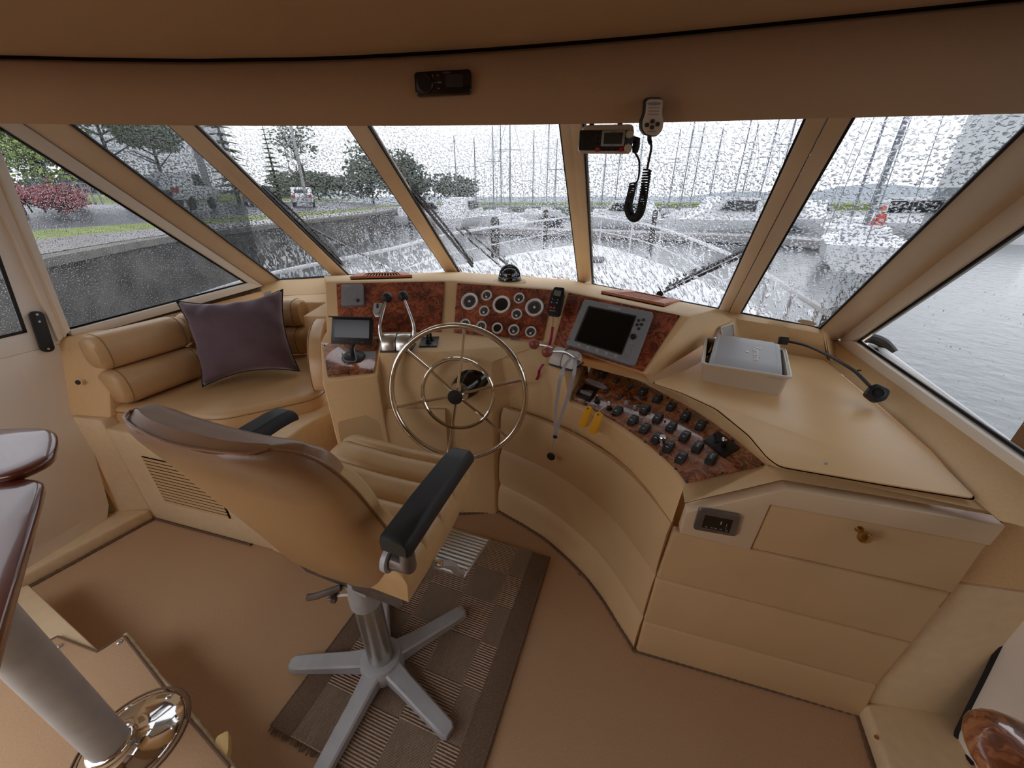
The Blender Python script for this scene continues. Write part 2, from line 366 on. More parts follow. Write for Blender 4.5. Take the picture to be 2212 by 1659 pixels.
for i in range(5):
    a, b = BOT[i], BOT[i + 1]; c, d = TOP[i + 1], TOP[i]
    n = (b - a).cross(d - a).normalized()
    if n.y < 0: n = -n
    INN.append(-n)
    wn = sroot('window_%d' % (i + 1), (a + b) / 2)
    fr = frame(ext(*line[i], ZB), b - a, n)
    if fr.col[1].z < 0: fr = frame(ext(*line[i], ZB), a - b, n)
    pane(wn, [a, b, c, d], fr, MT['rain'])
    # black gasket round the visible glass
    cen = (a + b + c + d) / 4; g = G(); W = .052; x = (b - a).normalized()
    e0 = (d - a).normalized(); e1 = (c - b).normalized()
    for p, q, s in ((a, d, 1), (b, c, -1)):
        W = .0 if (i == 0 and s == 1) or (i == 4 and s == -1) else .052
        p2 = p + x * s * W; q2 = q + x * s * W
        g.loft([[p2, p2 + x * s * .008, p2 + x * s * .008 - n * .012, p2 - n * .012], [q2, q2 + x * s * .008, q2 + x * s * .008 - n * .012, q2 - n * .012]])
    p, q = ext(*line[i], ZB), ext(*line[i + 1], ZB)
    g.loft([[p, p + e0 * .012, p + e0 * .012 - n * .012, p - n * .012], [q, q + e1 * .012, q + e1 * .012 - n * .012, q - n * .012]])
    add(g, 'gasket', MT['rubber'], wn, smooth=False)
    # half of each post lies along this pane
for k in range(1, 5):
    tr = sroot('trim_%d' % (k + 1), BOT[k])
    for s, pi in ((-1, k - 1), (1, k)):
        o_b, o_t = BOT[k + s], TOP[k + s]; n = INN[pi]
        W = .052; g = G(); rings = []
        for c, o in ((BOT[k], o_b), (TOP[k], o_t)):
            x = (o - c).normalized(); i_ = c + x * .0015; j_ = c + x * W
            rings.append([i_ - n * .03, j_ - n * .02, j_ + n * .022, i_ + n * .032])
        g.loft(rings)
        add(g, 'post_half', MT['post'], tr, bev=.004)
# ---- left wall plane
PW = V((-2.09, 1.48, 0)); DW = V((.25, .968, 0)).normalized(); NW = V((DW.y, -DW.x, 0))   # NW points inboard
def WL(u, v, off=0): return PN(u, v, PW + NW * off, NW)
def wl(y, z, off=0):
    p = PW + DW * ((y - PW.y) / DW.y); return V((p.x, p.y, z)) + NW * off
# right wall plane
PR = V((1.535, 1.585, 0)); DR = V((.32, .947, 0)).normalized(); NR = V((-DR.y, DR.x, 0))   # inboard
def WR(u, v, off=0): return PN(u, v, PR + NR * off, NR)
def wr(y, z, off=0):
    p = PR + DR * ((y - PR.y) / DR.y); return V((p.x, p.y, z)) + NR * off
# ---- corner pillars
SLb, SLt = WL(565, 617), WL(43, 267); SRb, SRt = WR(1817, 737), WR(2212, 432)
for nm, (gb, gt), sb, st in (('trim_6', (Lb, Lt), SLb, SLt), ('trim_7', (Rb, Rt), SRb, SRt)):
    A, B = ext(gb, gt, .96), ext(gb, gt, ZT); C, D = ext(sb, st, .96), ext(sb, st, ZT)
    nrm = (C - A).cross(B - A).normalized()
    if nrm.y > 0: nrm = -nrm
    g = G(); m0 = A.lerp(C, .5) + nrm * .012; m1 = B.lerp(D, .5) + nrm * .012
    g.loft([[A, m0, C, C - nrm * .05, A - nrm * .003], [B, m1, D, D - nrm * .05, B - nrm * .003]])
    struct(add(g, nm, MT['post'], bev=.004, ang=50))
# ---- left side window: raked bar, bottom bar, jamb
GLf, GLt, GLa, JT = WL(532, 611), WL(0, 275), WL(144, 713), WL(0, 344)
wn = sroot('window_6', GLa)
def bar(pts, n, t, parent, name, m, bev=.004):
    g = G().prism([p - n * .02 for p in pts], n * (t + .02)); return add(g, name, m, parent, bev=bev)
up = ext(GLf, GLt, 2.0); us = ext(SLb, SLt, 2.0)
bar([SLb, us, up, GLf], NW, .016, wn, 'frame_bar', MT['whitealu'])
LJb, LJt = WL(120, 737), WL(0, 467); JTu = ext(GLa, JT, 2.0); LJu = ext(LJb, LJt, 2.0)
bar([SLb, GLf, GLa, WL(150, 733), ], NW, .024, wn, 'frame_bar', MT['whitealu'])
bar([GLa, JTu, LJu, LJb], NW, .03, wn, 'frame_bar', MT['whitealu'], .006)
mid = (GLa + JTu) / 2; bar([GLa.lerp(LJb, .45), JTu.lerp(LJu, .45), JTu.lerp(LJu, .62), GLa.lerp(LJb, .62)], NW, .034, wn, 'frame_bead', MT['post'], .002)
fr = frame(wl(1.5, .9), DW, -NW)
fr = frame(wl(1.5, .9), -DW, -NW)
pane(wn, [wl(1.60, .97), wl(2.75, .97), wl(2.75, 2.0) , wl(1.60, 2.0)], fr, MT['rainside'])
g = G()
for a, b in ((GLf, up), (GLa, GLf), (JTu, GLa)):
    d = (b - a).normalized(); t = NW.cross(d); c = (GLf + up + GLa) / 3
    if t.dot(c - a) < 0: t = -t
    g.prism([a, b, b + t * .009, a + t * .009], NW * .006)
add(g, 'gasket', MT['rubber'], wn, smooth=False)
# ---- right side window
GRf, GRt, GRa = WR(1855, 737), WR(2212, 492), WR(2212, 983)
up = ext(GRf, GRt, 2.0); us = ext(SRb, SRt, 2.0); gra = GRf + (GRa - GRf) * 1.6
wn = sroot('window_7', GRf)
bar([SRb, us, up, GRf], NR, .02, wn, 'frame_bar', MT['whitealu'])
sra = WR(2212, 1012); sra = SRb + (sra - SRb) * 1.6
bar([SRb, GRf, gra, sra], NR, .028, wn, 'frame_bar', MT['whitealu'])
fr = frame(wr(1.5, .9), DR, -NR)
pane(wn, [wr(.05, .92), wr(1.5, .92), wr(1.5, 2.0), wr(.05, 2.0)], fr, MT['rainlight'])
g = G()
for a, b in ((GRf, up), (gra, GRf)):
    d = (b - a).normalized(); t = NR.cross(d); c = (GRf + up + gra) / 3
    if t.dot(c - a) < 0: t = -t
    g.prism([a, b, b + t * .009, a + t * .009], NR * .006)
add(g, 'gasket', MT['rubber'], wn, smooth=False)
# ---- valance with seam and padded ceiling
VZ = 1.70
def tab(t, u):
    if u <= t[0][0]: return t[0][1] + (t[1][1] - t[0][1]) / (t[1][0] - t[0][0]) * (u - t[0][0])
    for (a, b), (c, d) in zip(t, t[1:]):
        if u <= c: return b + (d - b) * (u - a) / (c - a)
    (a, b), (c, d) = t[-2], t[-1]; return d + (d - b) / (c - a) * (u - c)
VB = [(0, 265), (500, 270), (900, 270), (1240, 266), (1500, 261), (1750, 254), (2212, 243)]
VS = [(0, 120), (200, 125), (400, 128), (700, 124), (1000, 108), (1200, 93), (1400, 76), (1800, 36), (2150, 0)]
US = list(range(0, 2301, 100))
vb = [Z(u, tab(VB, u), VZ) for u in US]
def yfun(x):
    t = [(p.x, p.y) for p in vb]; return tab(t, x)
vs_ = []
for u in US:
    y = 1.0
    for _ in range(6): p = DY(u, tab(VS, u), y); y = yfun(p.x)
    vs_.append(p)
def lerp_x(pl, x):
    t = [(p.x, p.z) for p in pl]; return tab(t, x)
XS = [-2.2, -1.9, -1.6] + [-1.35 + .1 * i for i in range(27)] + [1.35, 1.5, 1.7]
prof = []
for x in XS:
    xs = max(-1.3, min(1.15, x)); y = yfun(xs) - (max(0, x - 1.05) * .4); zt = lerp_x(vs_, xs)
    prof.append((V((x, y, VZ)), V((x, y, zt))))
g = G()
g.loft([[b + V((0, .03, .012)), b + V((0, .012, 0)), b + V((0, .0, .012)), b.lerp(t, .5) + V((0, -.006, 0)), t + V((0, 0, -.01)), t + V((0, .012, 0)), t + V((0, .03, 0))] for b, t in prof])
struct(add(g, 'trim_1', MT['liner'], ang=60))
g = G(); NB = 14
rows = []
for b, t in prof:
    r = [t + V((0, .02, .02)), t + V((0, .006, .002))]
    for j in range(NB + 1):
        s = j / NB; y = t.y - .002 - s * 1.0; bul = min(1, s * 1.0 / .05)
        r.append(V((t.x, y, t.z - .013 * math.sin(bul * math.pi / 2) + .05 * s)))
    rows.append(r)
g.loft(rows, ring=False, cap=False)
ceil = struct(add(g, 'ceiling', MT['liner'], ang=60))
add(G().tube([t + V((0, .001, .0)) for b, t in prof], .005, 6), 'seam', MT['darkgap'], ceil)
add(G().prism([V(p) for p in ((-2.6, .45, 2.02), (-1.25, .35, 2.02), (-1.0, -1.2, 2.02), (1.9, -1.2, 2.02), (1.9, 1.9, 2.02), (.8, 2.3, 2.02), (-2.6, 2.4, 2.02))], (0, 0, .08)), 'light_shaping_roof', MT['white'], ceil)  # unseen aft outline shaped to let daylight in at left, shade the right
# ---- left door, step and jamb
FLc = Z(335, 1120); FLe = Z(60, 1270)
dr = sroot('door_1', wl(1.2, .1))
dl = lambda u, v: WL(u, v, .004)
DB = (WL(240, 1100, .004), WL(50, 1215, .004))
def dlow(y): return wl(y, .10, .004)
pts = [wl(1.62, .965, .004), wl(1.55, .5, .004), wl(1.482, .13, .004), wl(1.45, .066, .004), wl(.3, .066, .004), wl(.3, .965, .004)]
add(G().prism([p - NW * .03 for p in pts], NW * .034), 'door_leaf', MT['door'], dr, bev=.008, bseg=3)
Gd = WL(58, 718, .004)
add(G().prism([p - NW * .03 for p in (wl(1.62, .965, .004), WL(0, 730, .004) , Gd, ext(Gd, WL(0, 555, .004), 2.0), ext(LJb, LJt, 2.0))], NW * .034), 'door_stile', MT['door'], dr, bev=.003)
add(G().prism([p - NW * .03 for p in (wl(1.62, .965, .004), wl(.3, .965, .004), wl(.3, 1.03, .004), Gd)], NW * .034), 'door_rail', MT['door'], dr, bev=.003)
pane(dr, [wl(.3, 1.0), wl(1.56, 1.0), wl(1.6, 2.0), wl(.3, 2.0)], frame(wl(.5, .9), -DW, -NW), MT['rainside'])
a, b = Gd, ext(Gd, WL(0, 555, .004), 2.0)
add(G().prism([a, b, b - DW * .012, a - DW * .012], NW * .005), 'gasket', MT['rubber'], dr)
add(G().prism([a, a + V((0, 0, .012)), wl(.3, 1.042, .004), wl(.3, 1.03, .004)], NW * .005), 'gasket', MT['rubber'], dr)
for q in ((wl(1.405, .17, .008), wl(1.40, .13, .008), wl(.4, .13, .008), wl(.4, .90, .008), wl(1.47, .90, .008)),):
    add(G().prism([p - NW * .01 for p in q], NW * .0105), 'panel_field', MT['door'], dr, bev=.003)
ht, hb = WL(74, 672, .012), WL(103, 760, .012)
fr = frame((ht + hb) / 2, (ht - hb), NW)
hw = tag(add(G().prism(rrect((ht - hb).length, .045, .02), (0, 0, .012)), 'door_pull', MT['softblack'], None, fr, bev=.003), 'black plastic pull handle screwed to the left sliding door', 'handle')
for s in (-.075, .045, .075): add(G().lathe([(.0045, .011), (.0045, .013), (.001, .0135)], T(V((s, 0, 0))), 10), 'screw', MT['satin'], hw, None, False)
# jamb faces and step, left
wlft = sroot('wall_left', FLc)
JL0, JL1 = V((FLc.x, FLc.y, 0)), wl(1.47, 0, -.07)
add(G().prism([V((p.x, p.y, z)) for p, z in ((JL0, 0), (JL1, 0), (wl(1.52, 0, -.07), .64), (JL0, .62))], V((.02, .1, 0))), 'jamb_lower', MT['cream'], wlft, bev=.012)
add(G().prism([V((p.x, p.y, z)) for p, z in ((JL0 + V((.03, .02, 0)), .62), (wl(1.53, 0) + V((0, -.004, 0)), .64), (wl(1.62, 0), .99), (JL0 + V((.05, .16, 0)), .99))], V((.02, .1, 0))), 'jamb_upper', MT['gel'], wlft, bev=.01)
add(G().prism([wl(1.5, 0), wl(2.78, 0), wl(2.78, 1.0), wl(1.5, 1.0)], -NW * .04), 'side_panel', MT['gel'], wlft)
add(G().lathe([(.011, 0), (.011, .003), (.0, .003)], frame(V((-1.985, 1.555, .80)), V((1, 0, 0)), V((.1, -1, .2))), 12), 'cap_plug', MT['black'], wlft)
add(G().prism([wl(.3, -.02, -.05), wl(1.7, -.02, -.05), wl(1.7, .95, -.05), wl(.3, .95, -.05)], -NW * .03), 'outer_panel', MT['cream'], wlft)
sl = G().prism([V((FLc.x, FLc.y, 0)), V((FLe.x, FLe.y, 0)), FLe + (FLe - FLc) * .25, wl(1.0, 0, -.05), wl(1.5, 0, -.05)], (0, 0, .07))
add(sl, 'door_step', MT['cream'], wlft, bev=.012, bseg=3)
# upstand and shelf forward of the settee
fl = sroot('wall_front', Lb)
a, b = ext(*line[0], ZB), ext(*line[1], ZB); c = Z(760, 596, ZB)
q = [WL(563, 619), a + V((0, 0, .004)), a.lerp(b, .6), b, c]
lo = [V((-1.72, 2.60, .95)), V((-1.5, 2.66, .95)), V((-1.28, 2.72, .95)), V((-1.1, 2.72, .95)), V((-.9, 2.7, .95))]
add(G().loft([[p + V((.0, .02, -.02)) for p in q], q, lo], ring=False, cap=False), 'window_upstand', MT['gel'], fl, ang=40)
add(G().prism([V((x, y, .52)) for x, y in ((-1.78, 2.46), (-1.22, 2.46), (-1.21, 2.13), (-.93, 2.13), (-.88, 2.74), (-1.3, 2.75), (-1.62, 2.68))], (0, 0, .428)), 'window_shelf', MT['gel'], fl, bev=.008)
# ---- right jamb, step, door
FRe = Z(1850, 1540); FRn = Z(1890, 1659)
wrt = sroot('wall_right', FRe)
PD = Z(2065, 1588, .07); NDR = V((-.9455, .3256, 0)); DD = V((.3256, .9455, 0))
j0 = FRe; j1 = V((PD.x + .10, PD.y + .035, 0))
add(G().prism([V((p.x, p.y, z)) for p, z in ((j0, .0), (j1, .0), (j1 + V((.03, .02, 0)), .62), (j0 + V((.01, .03, 0)), .62))], V((.0, .12, 0))), 'jamb_lower', MT['cream'], wrt, bev=.012)
add(G().prism([V((p.x, p.y, z)) for p, z in ((j0 + V((-.01, .035, 0)), .62), (j1 + V((.03, .02, 0)), .62), (j1 + V((.05, .08, 0)), .90), (j0 + V((0, .06, 0)), .845))], V((.0, .05, 0))), 'jamb_upper', MT['gel'], wrt, bev=.012)
add(G().prism([FRe, FRn + (FRn - FRe) * 3, PD - DD * .6 + V((.1, 0, -.07)), V((PD.x + .1, PD.y + .08, 0))], (0, 0, .07)), 'door_step', MT['cream'], wrt, bev=.012, bseg=3)
add(G().lathe([(.006, 0), (.006, .002), (0, .002)], T(Z(1893, 1593, .07)), 10), 'screw', MT['brass'], wrt)
add(G().prism([wr(.78, 0, -.06), wr(1.7, 0, -.06), wr(1.7, .90, -.06), wr(.78, .90, -.06)], -NR * .04), 'side_panel', MT['gel'], wrt)
add(G().prism([wr(-2.0, 0, -.02), wr(-.02, 0, -.02), wr(-.02, 2.0, -.02), wr(-2.0, 2.0, -.02)], -NR * .04), 'light_blocker_side', MT['brownleather'], wrt)  # unseen panel added to block daylight from aft right
struct(add(G().box((-.55, -1.15, 1.0), (4.1, .05, 2.0)), 'light_blocker_aft', MT['brownleather']))  # added out of view behind the camera to darken the right side
dr2 = sroot('door_2', PD)
f2 = frame(PD, DD, NDR)
fe = [PN(u, v, PD, NDR) for u, v in ((2212, 1290), (2135, 1449), (2068, 1582), (2066, 1604), (2091, 1659))]
fe = [fe[0], fe[1]] + rounded(fe[1:], .03)[5:-5] + [V((fe[4].x, fe[4].y, .075))]
top_f = fe[0] + (fe[0] - fe[1]).normalized() * .5
add(G().prism([top_f] + fe + [V((PD.x, PD.y, .075)) - DD * 1.4, V((PD.x, PD.y, top_f.z)) - DD * 1.4], -NDR * .03), 'door_leaf', MT['door'], dr2, bev=.006)
gk = [top_f] + fe
add(G().prism([V((p.x, p.y, z)) - NDR * .045 for p, z in ((PD + DD * .45, .0), (PD - DD * 1.4, .0), (PD - DD * 1.4, 1.0), (PD + DD * .45, 1.0))], -NDR * .02), 'pocket_panel', MT['brownleather'], dr2)
add(G().tube([p + NDR * .002 for p in gk], .006, 6), 'gasket', MT['rubber'], dr2)
# carpet binding along the furniture feet is part of the floor
CURVE_F = [Z(u, v) for u, v in [(1080, 1105), (1130, 1133), (1180, 1165), (1228, 1207), (1270, 1250), (1305, 1297), (1335, 1345), (1370, 1400)]]
bind = [FLc + V((0, -.004, .004)), V((-1.3, 1.345, .004)) + V((0, -.006, 0))]
for nm, path in (('binding_cord', bind), ('binding_cord', [Z(960, 1112, .004)] + [p + V((-.006, -.006, .004)) for p in CURVE_F]), ('binding_cord', [Z(1366, 1404, .004), FRe + V((-.006, -.006, .004))]), ('binding_cord', [FRe + V((-.006, -.01, .004)), FRn + V((-.006, 0, .004))]), ('binding_cord', [FLc + V((0, -.008, .004)), FLe + V((.004, -.008, .004))])):
    n = max(12, int(sum((b - a).length for a, b in zip(path, path[1:])) / .012)); pp = resample(path, n)
    add(G().tube(pp, [.0055 + .0022 * (i % 2) for i in range(n)], 6), nm, MT['binding'], floor)
for u, v in ((1178, 1168), (1252, 1240)):
    add(G().ball((0, 0, 0), .007, seg=10, sc=(1, 1, .6)), 'carpet_snap', MT['brass'], floor, T(Z(u, v, .003)))
# ---- raised saloon floor at lower left with its cream edge
PZ = .17
e = [Z(60, 1262, PZ), Z(213, 1405, PZ), Z(270, 1369, PZ), Z(500, 1659, PZ)]
up_ = e + [e[-1] + (e[-1] - e[2]) * 1.5, V((-2.6, -1.5, PZ)), V((-2.3, .6, PZ))]
pf = struct(add(G().prism(up_, (0, 0, -PZ + .001)), 'floor_upper', MT['cream'], bev=.006))
add(G().tube(resample([e[2] + V((0, 0, -.004)), e[3] + V((0, 0, -.004)), e[3] + (e[3] - e[2]) * .4], 40), [.006 + .003 * random.random() for _ in range(40)], 6), 'worn_nosing', MT['nosing'], pf)
g = G(); c = Z(470, 1620, PZ)
g.prism(rounded([c + V(p) for p in ((-.025, .03, -.03), (.0, .045, -.03), (.03, 0, -.03), (.045, -.06, -.03), (.02, -.09, -.03), (.0, -.04, -.03))], .01), (0, 0, .03))
add(g, 'torn_foam', MT['foam'], pf, bev=.004)
# ================================================================== HELM CONSOLE
con = thing('helm_console', 'tan moulded helm console with padded cream front wrapping round the wheel', 'console', (0, 1.7, 0))
DB = [Z(705, 716, .96), Z(967, 716, .96), Z(1183, 741, .955), Z(1394, 808, .905)]
DT = [Z(703, 609, 1.172)]
for k, (u, v) in enumerate(((974, 606), (1211, 626), (1490, 686))): DT.append(TRI(u, v, DB[k], DB[k + 1], DT[k]))
print('DT', [tuple(round(c, 3) for c in p) for p in DT])
DC = [Z(u, v, p.z + .004) for (u, v), p in zip(((703, 606), (976, 602), (1214, 621), (1500, 681)), DT)]
DK = [Z(700, 596, 1.045), Z(982, 587, 1.045), Z(1229, 604, 1.045), Z(1548, 667, 1.045)]
g = G()
g.loft([DB, DT, DC, DK], ring=False, cap=False)
low0 = DB[0] + V((0, 0, -.1))
g.poly([DB[0], DT[0], DC[0], DK[0], V((DK[0].x, DK[0].y, .9)), low0])            # left end of the dash
sideb = [Z(1440, 806, .90), Z(1500, 778, .90), Z(1556, 702, 1.0)]
SB = [Z(1420, 806, .90), Z(1560, 720, .95)]
g.poly([DB[3], DT[3], DC[3], SB[0]])
g.poly([SB[0], DC[3], DK[3], Z(1580, 690, 1.03), SB[1]])
# counter ledge and front edge
A, B, B2, C_, D_, D2, E_, E2 = Z(697, 826, .86), Z(814, 810, .86), Z(818, 762, .95), Z(966, 760, .95), Z(1062, 783, .90), Z(1082, 775, .905), Z(1174, 790, .89), Z(1219, 808, .88)
BLb, BRb = Z(693, 740, .92), Z(822, 729, .92); BRu = Z(823, 728, .955); G1 = Z(1262, 782, .885); DBm = DB[0].lerp(DB[1], .42)
H1 = Z(1236, 757, .925)
g.poly([A, B, BRb, BLb]); g.poly([BLb, BRb, BRu, DBm, DB[0]]); g.poly([B, B2, BRu, BRb]); g.poly([B2, C_, DB[1], DBm, BRu])
g.poly([C_, D_, DB[2], DB[1]]); g.poly([D_, D2, DB[2]]); g.poly([D2, E_, H1, DB[2]]); g.poly([E_, E2, G1, H1])
def dn(p, z): return V((p.x, p.y, z))
tops = [BLb + V((-.012, -.05, 0)), A, B]
A0 = [dn(BLb, .0), dn(A, 0), dn(B, 0)]
for q in ((BLb, A), (A, B), (B, B2), (B2, C_), (C_, D_), (D_, D2)):
    g.poly([q[0], q[1], dn(q[1], 0), dn(q[0], 0)])
PPp = Z(1235, 864, .785); PPn = (Z(1482, 1045, .785) - PPp).cross(Z(1487, 882, .845) - PPp).normalized()
if PPn.z < 0: PPn = -PPn
def PP(u, v, h=0): return PN(u, v, PPp + PPn * h, PPn)
lipx = [(1230, 873), (1262, 886), (1325, 920), (1391, 965), (1425, 993), (1456, 1023), (1474, 1052)]
lip = [PP(u, v, -.012) for u, v in lipx]
lowx = [(1224, 933), (1291, 971), (1349, 1014), (1397, 1062), (1450, 1130)]
low = [Z(u, v, .66) for u, v in lowx]
back = V((.035, .03, 0))
lk = [Z(1088, 876, .67) + back, Z(1156, 899, .67) + back, Z(1224, 929, .67) + back]
g.loft([[D2, E_, E2], lk, [p * 1.0 + V((0, 0, -.6)) for p in lk]], ring=False, cap=False); g.poly([D2, lk[0], lk[0] + V((0, 0, -.6)), dn(D2, .07)])
n = 12; LR = resample(lip, n); LW = [p + back * (1 - i / n) for i, p in enumerate(resample(low, n))]
g.loft([LR, LW, [p + V((.02, .02, -.5)) for p in LW]], ring=False, cap=False); g.poly([E2, lip[0], LW[0]])
pe = [PP(u, v, -.006) for u, v in [(1232, 866), (1264, 876), (1327, 909), (1393, 955), (1427, 983), (1459, 1013), (1481, 1043)]]
g.loft([resample(pe, n), LR], ring=False, cap=False)
pu = [(1270, 783), (1330, 803), (1395, 834), (1420, 848), (1487, 884), (1530, 912), (1585, 952), (1630, 990), (1652, 1008)]
lidx = [(1240, 758, .92), (1310, 780, .905), (1392, 808, .90), (1404, 826, .895), (1473, 850, .895), (1547, 885, .895), (1617, 943, .895), (1655, 990, .895), (1684, 1011, .895)]
PUe = [PP(u, v, -.004) for u, v in pu]; LE = [Z(*p) for p in lidx]
g.loft([PUe, [PP(u + 6, v - 5, .004) for u, v in pu], LE], ring=False, cap=False)
g.poly([E2, G1, PUe[0], pe[0]]); g.poly([E2, pe[0], lip[0]]); g.poly([G1, H1, LE[0], PUe[0]])
# plate under the switch panel
g.poly([p - PPn * .002 for p in pe] + [p - PPn * .002 for p in PUe[::-1]])
# right: to the fascia
PRp = Z(1370, 1400); PRd = (FRe - PRp).normalized(); PRn = V((PRd.y, -PRd.x, 0)); PRn = PRn if PRn.y < 0 else -PRn
def PF(u, v, off=0): return PN(u, v, PRp + PRn * off, PRn)
fa = [PF(1479, 1086), PF(1690, 1036), PF(2145, 1111)]
g.poly([lip[-1], pe[-1], PUe[-1], fa[1], fa[0]])
lr = Z(2102, 1080, .895)
g.poly([PUe[-1], LE[-1], lr, Z(2142, 1106, .895), fa[2], fa[1]])
# shelf round the chart lid up to the window sills
topl = [Z(1562, 705, 1.0), Z(1590, 689, 1.02), Z(1690, 705, 1.02), Z(1778, 722, 1.02), SRb + NR * .03, SRb.lerp(sra, .22) + NR * .03, SRb.lerp(sra, .42) + NR * .03, SRb.lerp(sra, .60) + NR * .03, SRb.lerp(sra, .8) + NR * .03]
lowl = [Z(1545, 752, .898), Z(1610, 752, .898), Z(1712, 769, .898), Z(1786, 783, .898), Z(1808, 800, .898), Z(1905, 880, .898), Z(2012, 974, .898), Z(2106, 1080, .898), Z(2160, 1125, .898)]
midl = [a.lerp(b, .12) + V((0, 0, .002)) for a, b in zip(lowl, topl)]
wtop = [DK[3], Z(1580, 674, 1.035), Z(1690, 695, 1.035), ext(*line[5], 1.035), SRb + V((0, 0, .0)), SRb.lerp(sra, .22), SRb.lerp(sra, .42), SRb.lerp(sra, .60), SRb.lerp(sra, .8)]
subd = lambda q: [a.lerp(b, k / 5) for a, b in zip(q, q[1:]) for k in range(5)] + [q[-1]]
ledge = G().loft([subd(q) for q in (lowl, midl, topl, wtop)], ring=False, cap=False)
g.poly([lr, lowl[-2], lowl[-1] + V((.05, -.03, 0)), Z(2142, 1106, .895)])
g.poly([dn(p, .891) for p in (DB[2], DK[3], wtop[3], lowl[4], lowl[1], LE[3])])
g.poly([dn(p, .894) for p in [LE[3], SB[0], Z(1545, 752, .898) + V((-.02, .05, 0))] + lowl[1:8] + [lr] + LE[:3:-1]])
body = add(g, 'body', MT['gel'], con, bev=.007, bseg=3, weld=.002, ang=50, bang=18)
add(ledge, 'window_ledge', MT['gel'], con, ang=50)
# lid of the chart table
lidp = [Z(u, v, .906) for u, v in ((1409, 828), (1480, 802), (1560, 760), (1708, 768), (1780, 781), (1801, 797), (2000, 972), (2101, 1074), (2097, 1079), (1900, 1047), (1684, 1009), (1657, 989), (1617, 941), (1547, 884), (1473, 850))]
lidr = rounded(lidp, .018, 3)
add(G().prism(lidr, (0, 0, .006)), 'lid', MT['lid'], con, bev=.002)
lg = rounded([p + (sum(lidp, V()) / len(lidp) - p).normalized() * -.004 for p in lidp], .018, 3)
add(G().prism([p + V((0, 0, .0005)) for p in lg], (0, 0, .001)), 'lid_gap', MT['darkgap'], con)
add(G().prism(rounded([Z(u, v, .9122) for u, v in ((1779, 1000), (1788, 998), (1789, 1004), (1780, 1004))], .004), (0, 0, .0004)), 'paint_chip', MT['grey'], con)
# padded leather rows on the curved front
CF = smoothpath(CURVE_F, 3); CTx = [(1088, 880), (1156, 903), (1219, 930), (1291, 971), (1349, 1014), (1397, 1062), (1450, 1130)]
CT = smoothpath([Z(u, v, .66) for u, v in CTx], 3); NS = 22
CF = resample(CF, NS); CT = resample(CT, NS)
for f0, f1 in ((0.004, .295), (.295, .635), (.635, 1.0)):
    rings = []
    for a, b in zip(CF, CT):
        nrm = V((-.75, -.66, .12)); r = []
        for j in range(7):
            t = j / 6; p = a.lerp(b, f0 + (f1 - f0) * t); bul = (1 - abs(2 * t - 1) ** 5) ** .8
            r.append(p + nrm * (.014 * bul + .002))
        r += [a.lerp(b, f1) - nrm * .02, a.lerp(b, f0) - nrm * .02]
        rings.append(r)
    add(G().loft(rings), 'padded_panel', MT['panel'], con, ang=55)
# padded rows on the right front
def pad(pts, name, m, off0=-.02, off=.012, bev=.01, seg=3):
    q = [PF(u, v, off0) for u, v in pts]
    return add(G().prism(q, PRn * (off - off0)), name, m, con, bev=bev, bseg=seg, ang=50)
pad([(1371, 1400), (1850, 1538), (1885, 1459), (1390, 1326)], 'padded_panel', MT['panel'])
pad([(1390, 1325), (1885, 1458), (1958, 1369), (1416, 1233)], 'padded_panel', MT['panel'])
pad([(1416, 1232), (1958, 1368), (2038, 1262), (1614, 1169), (1452, 1132)], 'padded_panel', MT['panel'])
pad([(1465, 1131), (1480, 1086), (1690, 1036), (2145, 1111), (2112, 1152), (1655, 1070), (1613, 1167)], 'fascia_board', MT['fascia'], off=.02, bev=.004)
dw = pad([(1617, 1166), (1657, 1073), (2110, 1153), (2040, 1258)], 'drawer', MT['panel'], off=.014, bev=.006)
kn = PF(1856, 1143, .014); fk = frame(kn, PRd, PRn)
add(G().lathe([(.010, 0), (.0085, .004), (.006, .010), (.007, .016), (.0135, .021), (.0165, .027), (.0155, .033), (.010, .037), (.0, .038)], fk, 24), 'knob', MT['brass'], dw)
# dark shadow gap beside the front and foot of console
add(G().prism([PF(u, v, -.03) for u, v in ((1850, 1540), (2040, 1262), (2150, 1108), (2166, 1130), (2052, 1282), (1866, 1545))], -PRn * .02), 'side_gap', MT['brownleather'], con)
add(G().prism([dn(p, z) for p, z in ((CURVE_F[-1] + V((.03, .02, 0)), 0), (FRe, 0), (FRe, .84), (CURVE_F[-1] + V((.05, .05, 0)), .74))], V((.06, .2, 0))), 'carcass', MT['gel'], con)
# left padded panel below the monitor
lp = frame(A.lerp(C_, .5), dn(C_, 0) - dn(A, 0), (dn(C_, 0) - dn(A, 0)).cross(V((0, 0, 1))))
pl = [(A + V((0, -.012, 0))), B + V((0, -.012, 0)), C_ + V((0, -.012, 0))]
for z0, z1 in ((.42, .665), (.2, .42), (.01, .2)):
    a0, c0 = dn(A, 0) + V((.03, -.012, 0)), dn(C_, 0) + V((-.03, -.016, 0))
    b0 = dn(B2, 0) + V((0, -.014, 0))
    rings = []
    for s in range(9):
        p = a0.lerp(b0, s / 3) if s <= 3 else b0.lerp(c0, (s - 3) / 5)
        zz = lambda t: z0 + (z1 + .012 * math.sin(s / 8 * 3) - z0) * t if z1 > .6 else z0 + (z1 - z0) * t
        rings.append([p + V((0, -.012 * (1 - abs(2 * j / 6 - 1) ** 5), zz(j / 6))) for j in range(7)] + [p + V((0, .03, z1)), p + V((0, .03, z0))])
    add(G().loft(rings), 'padded_panel', MT['panel'], con, ang=55)
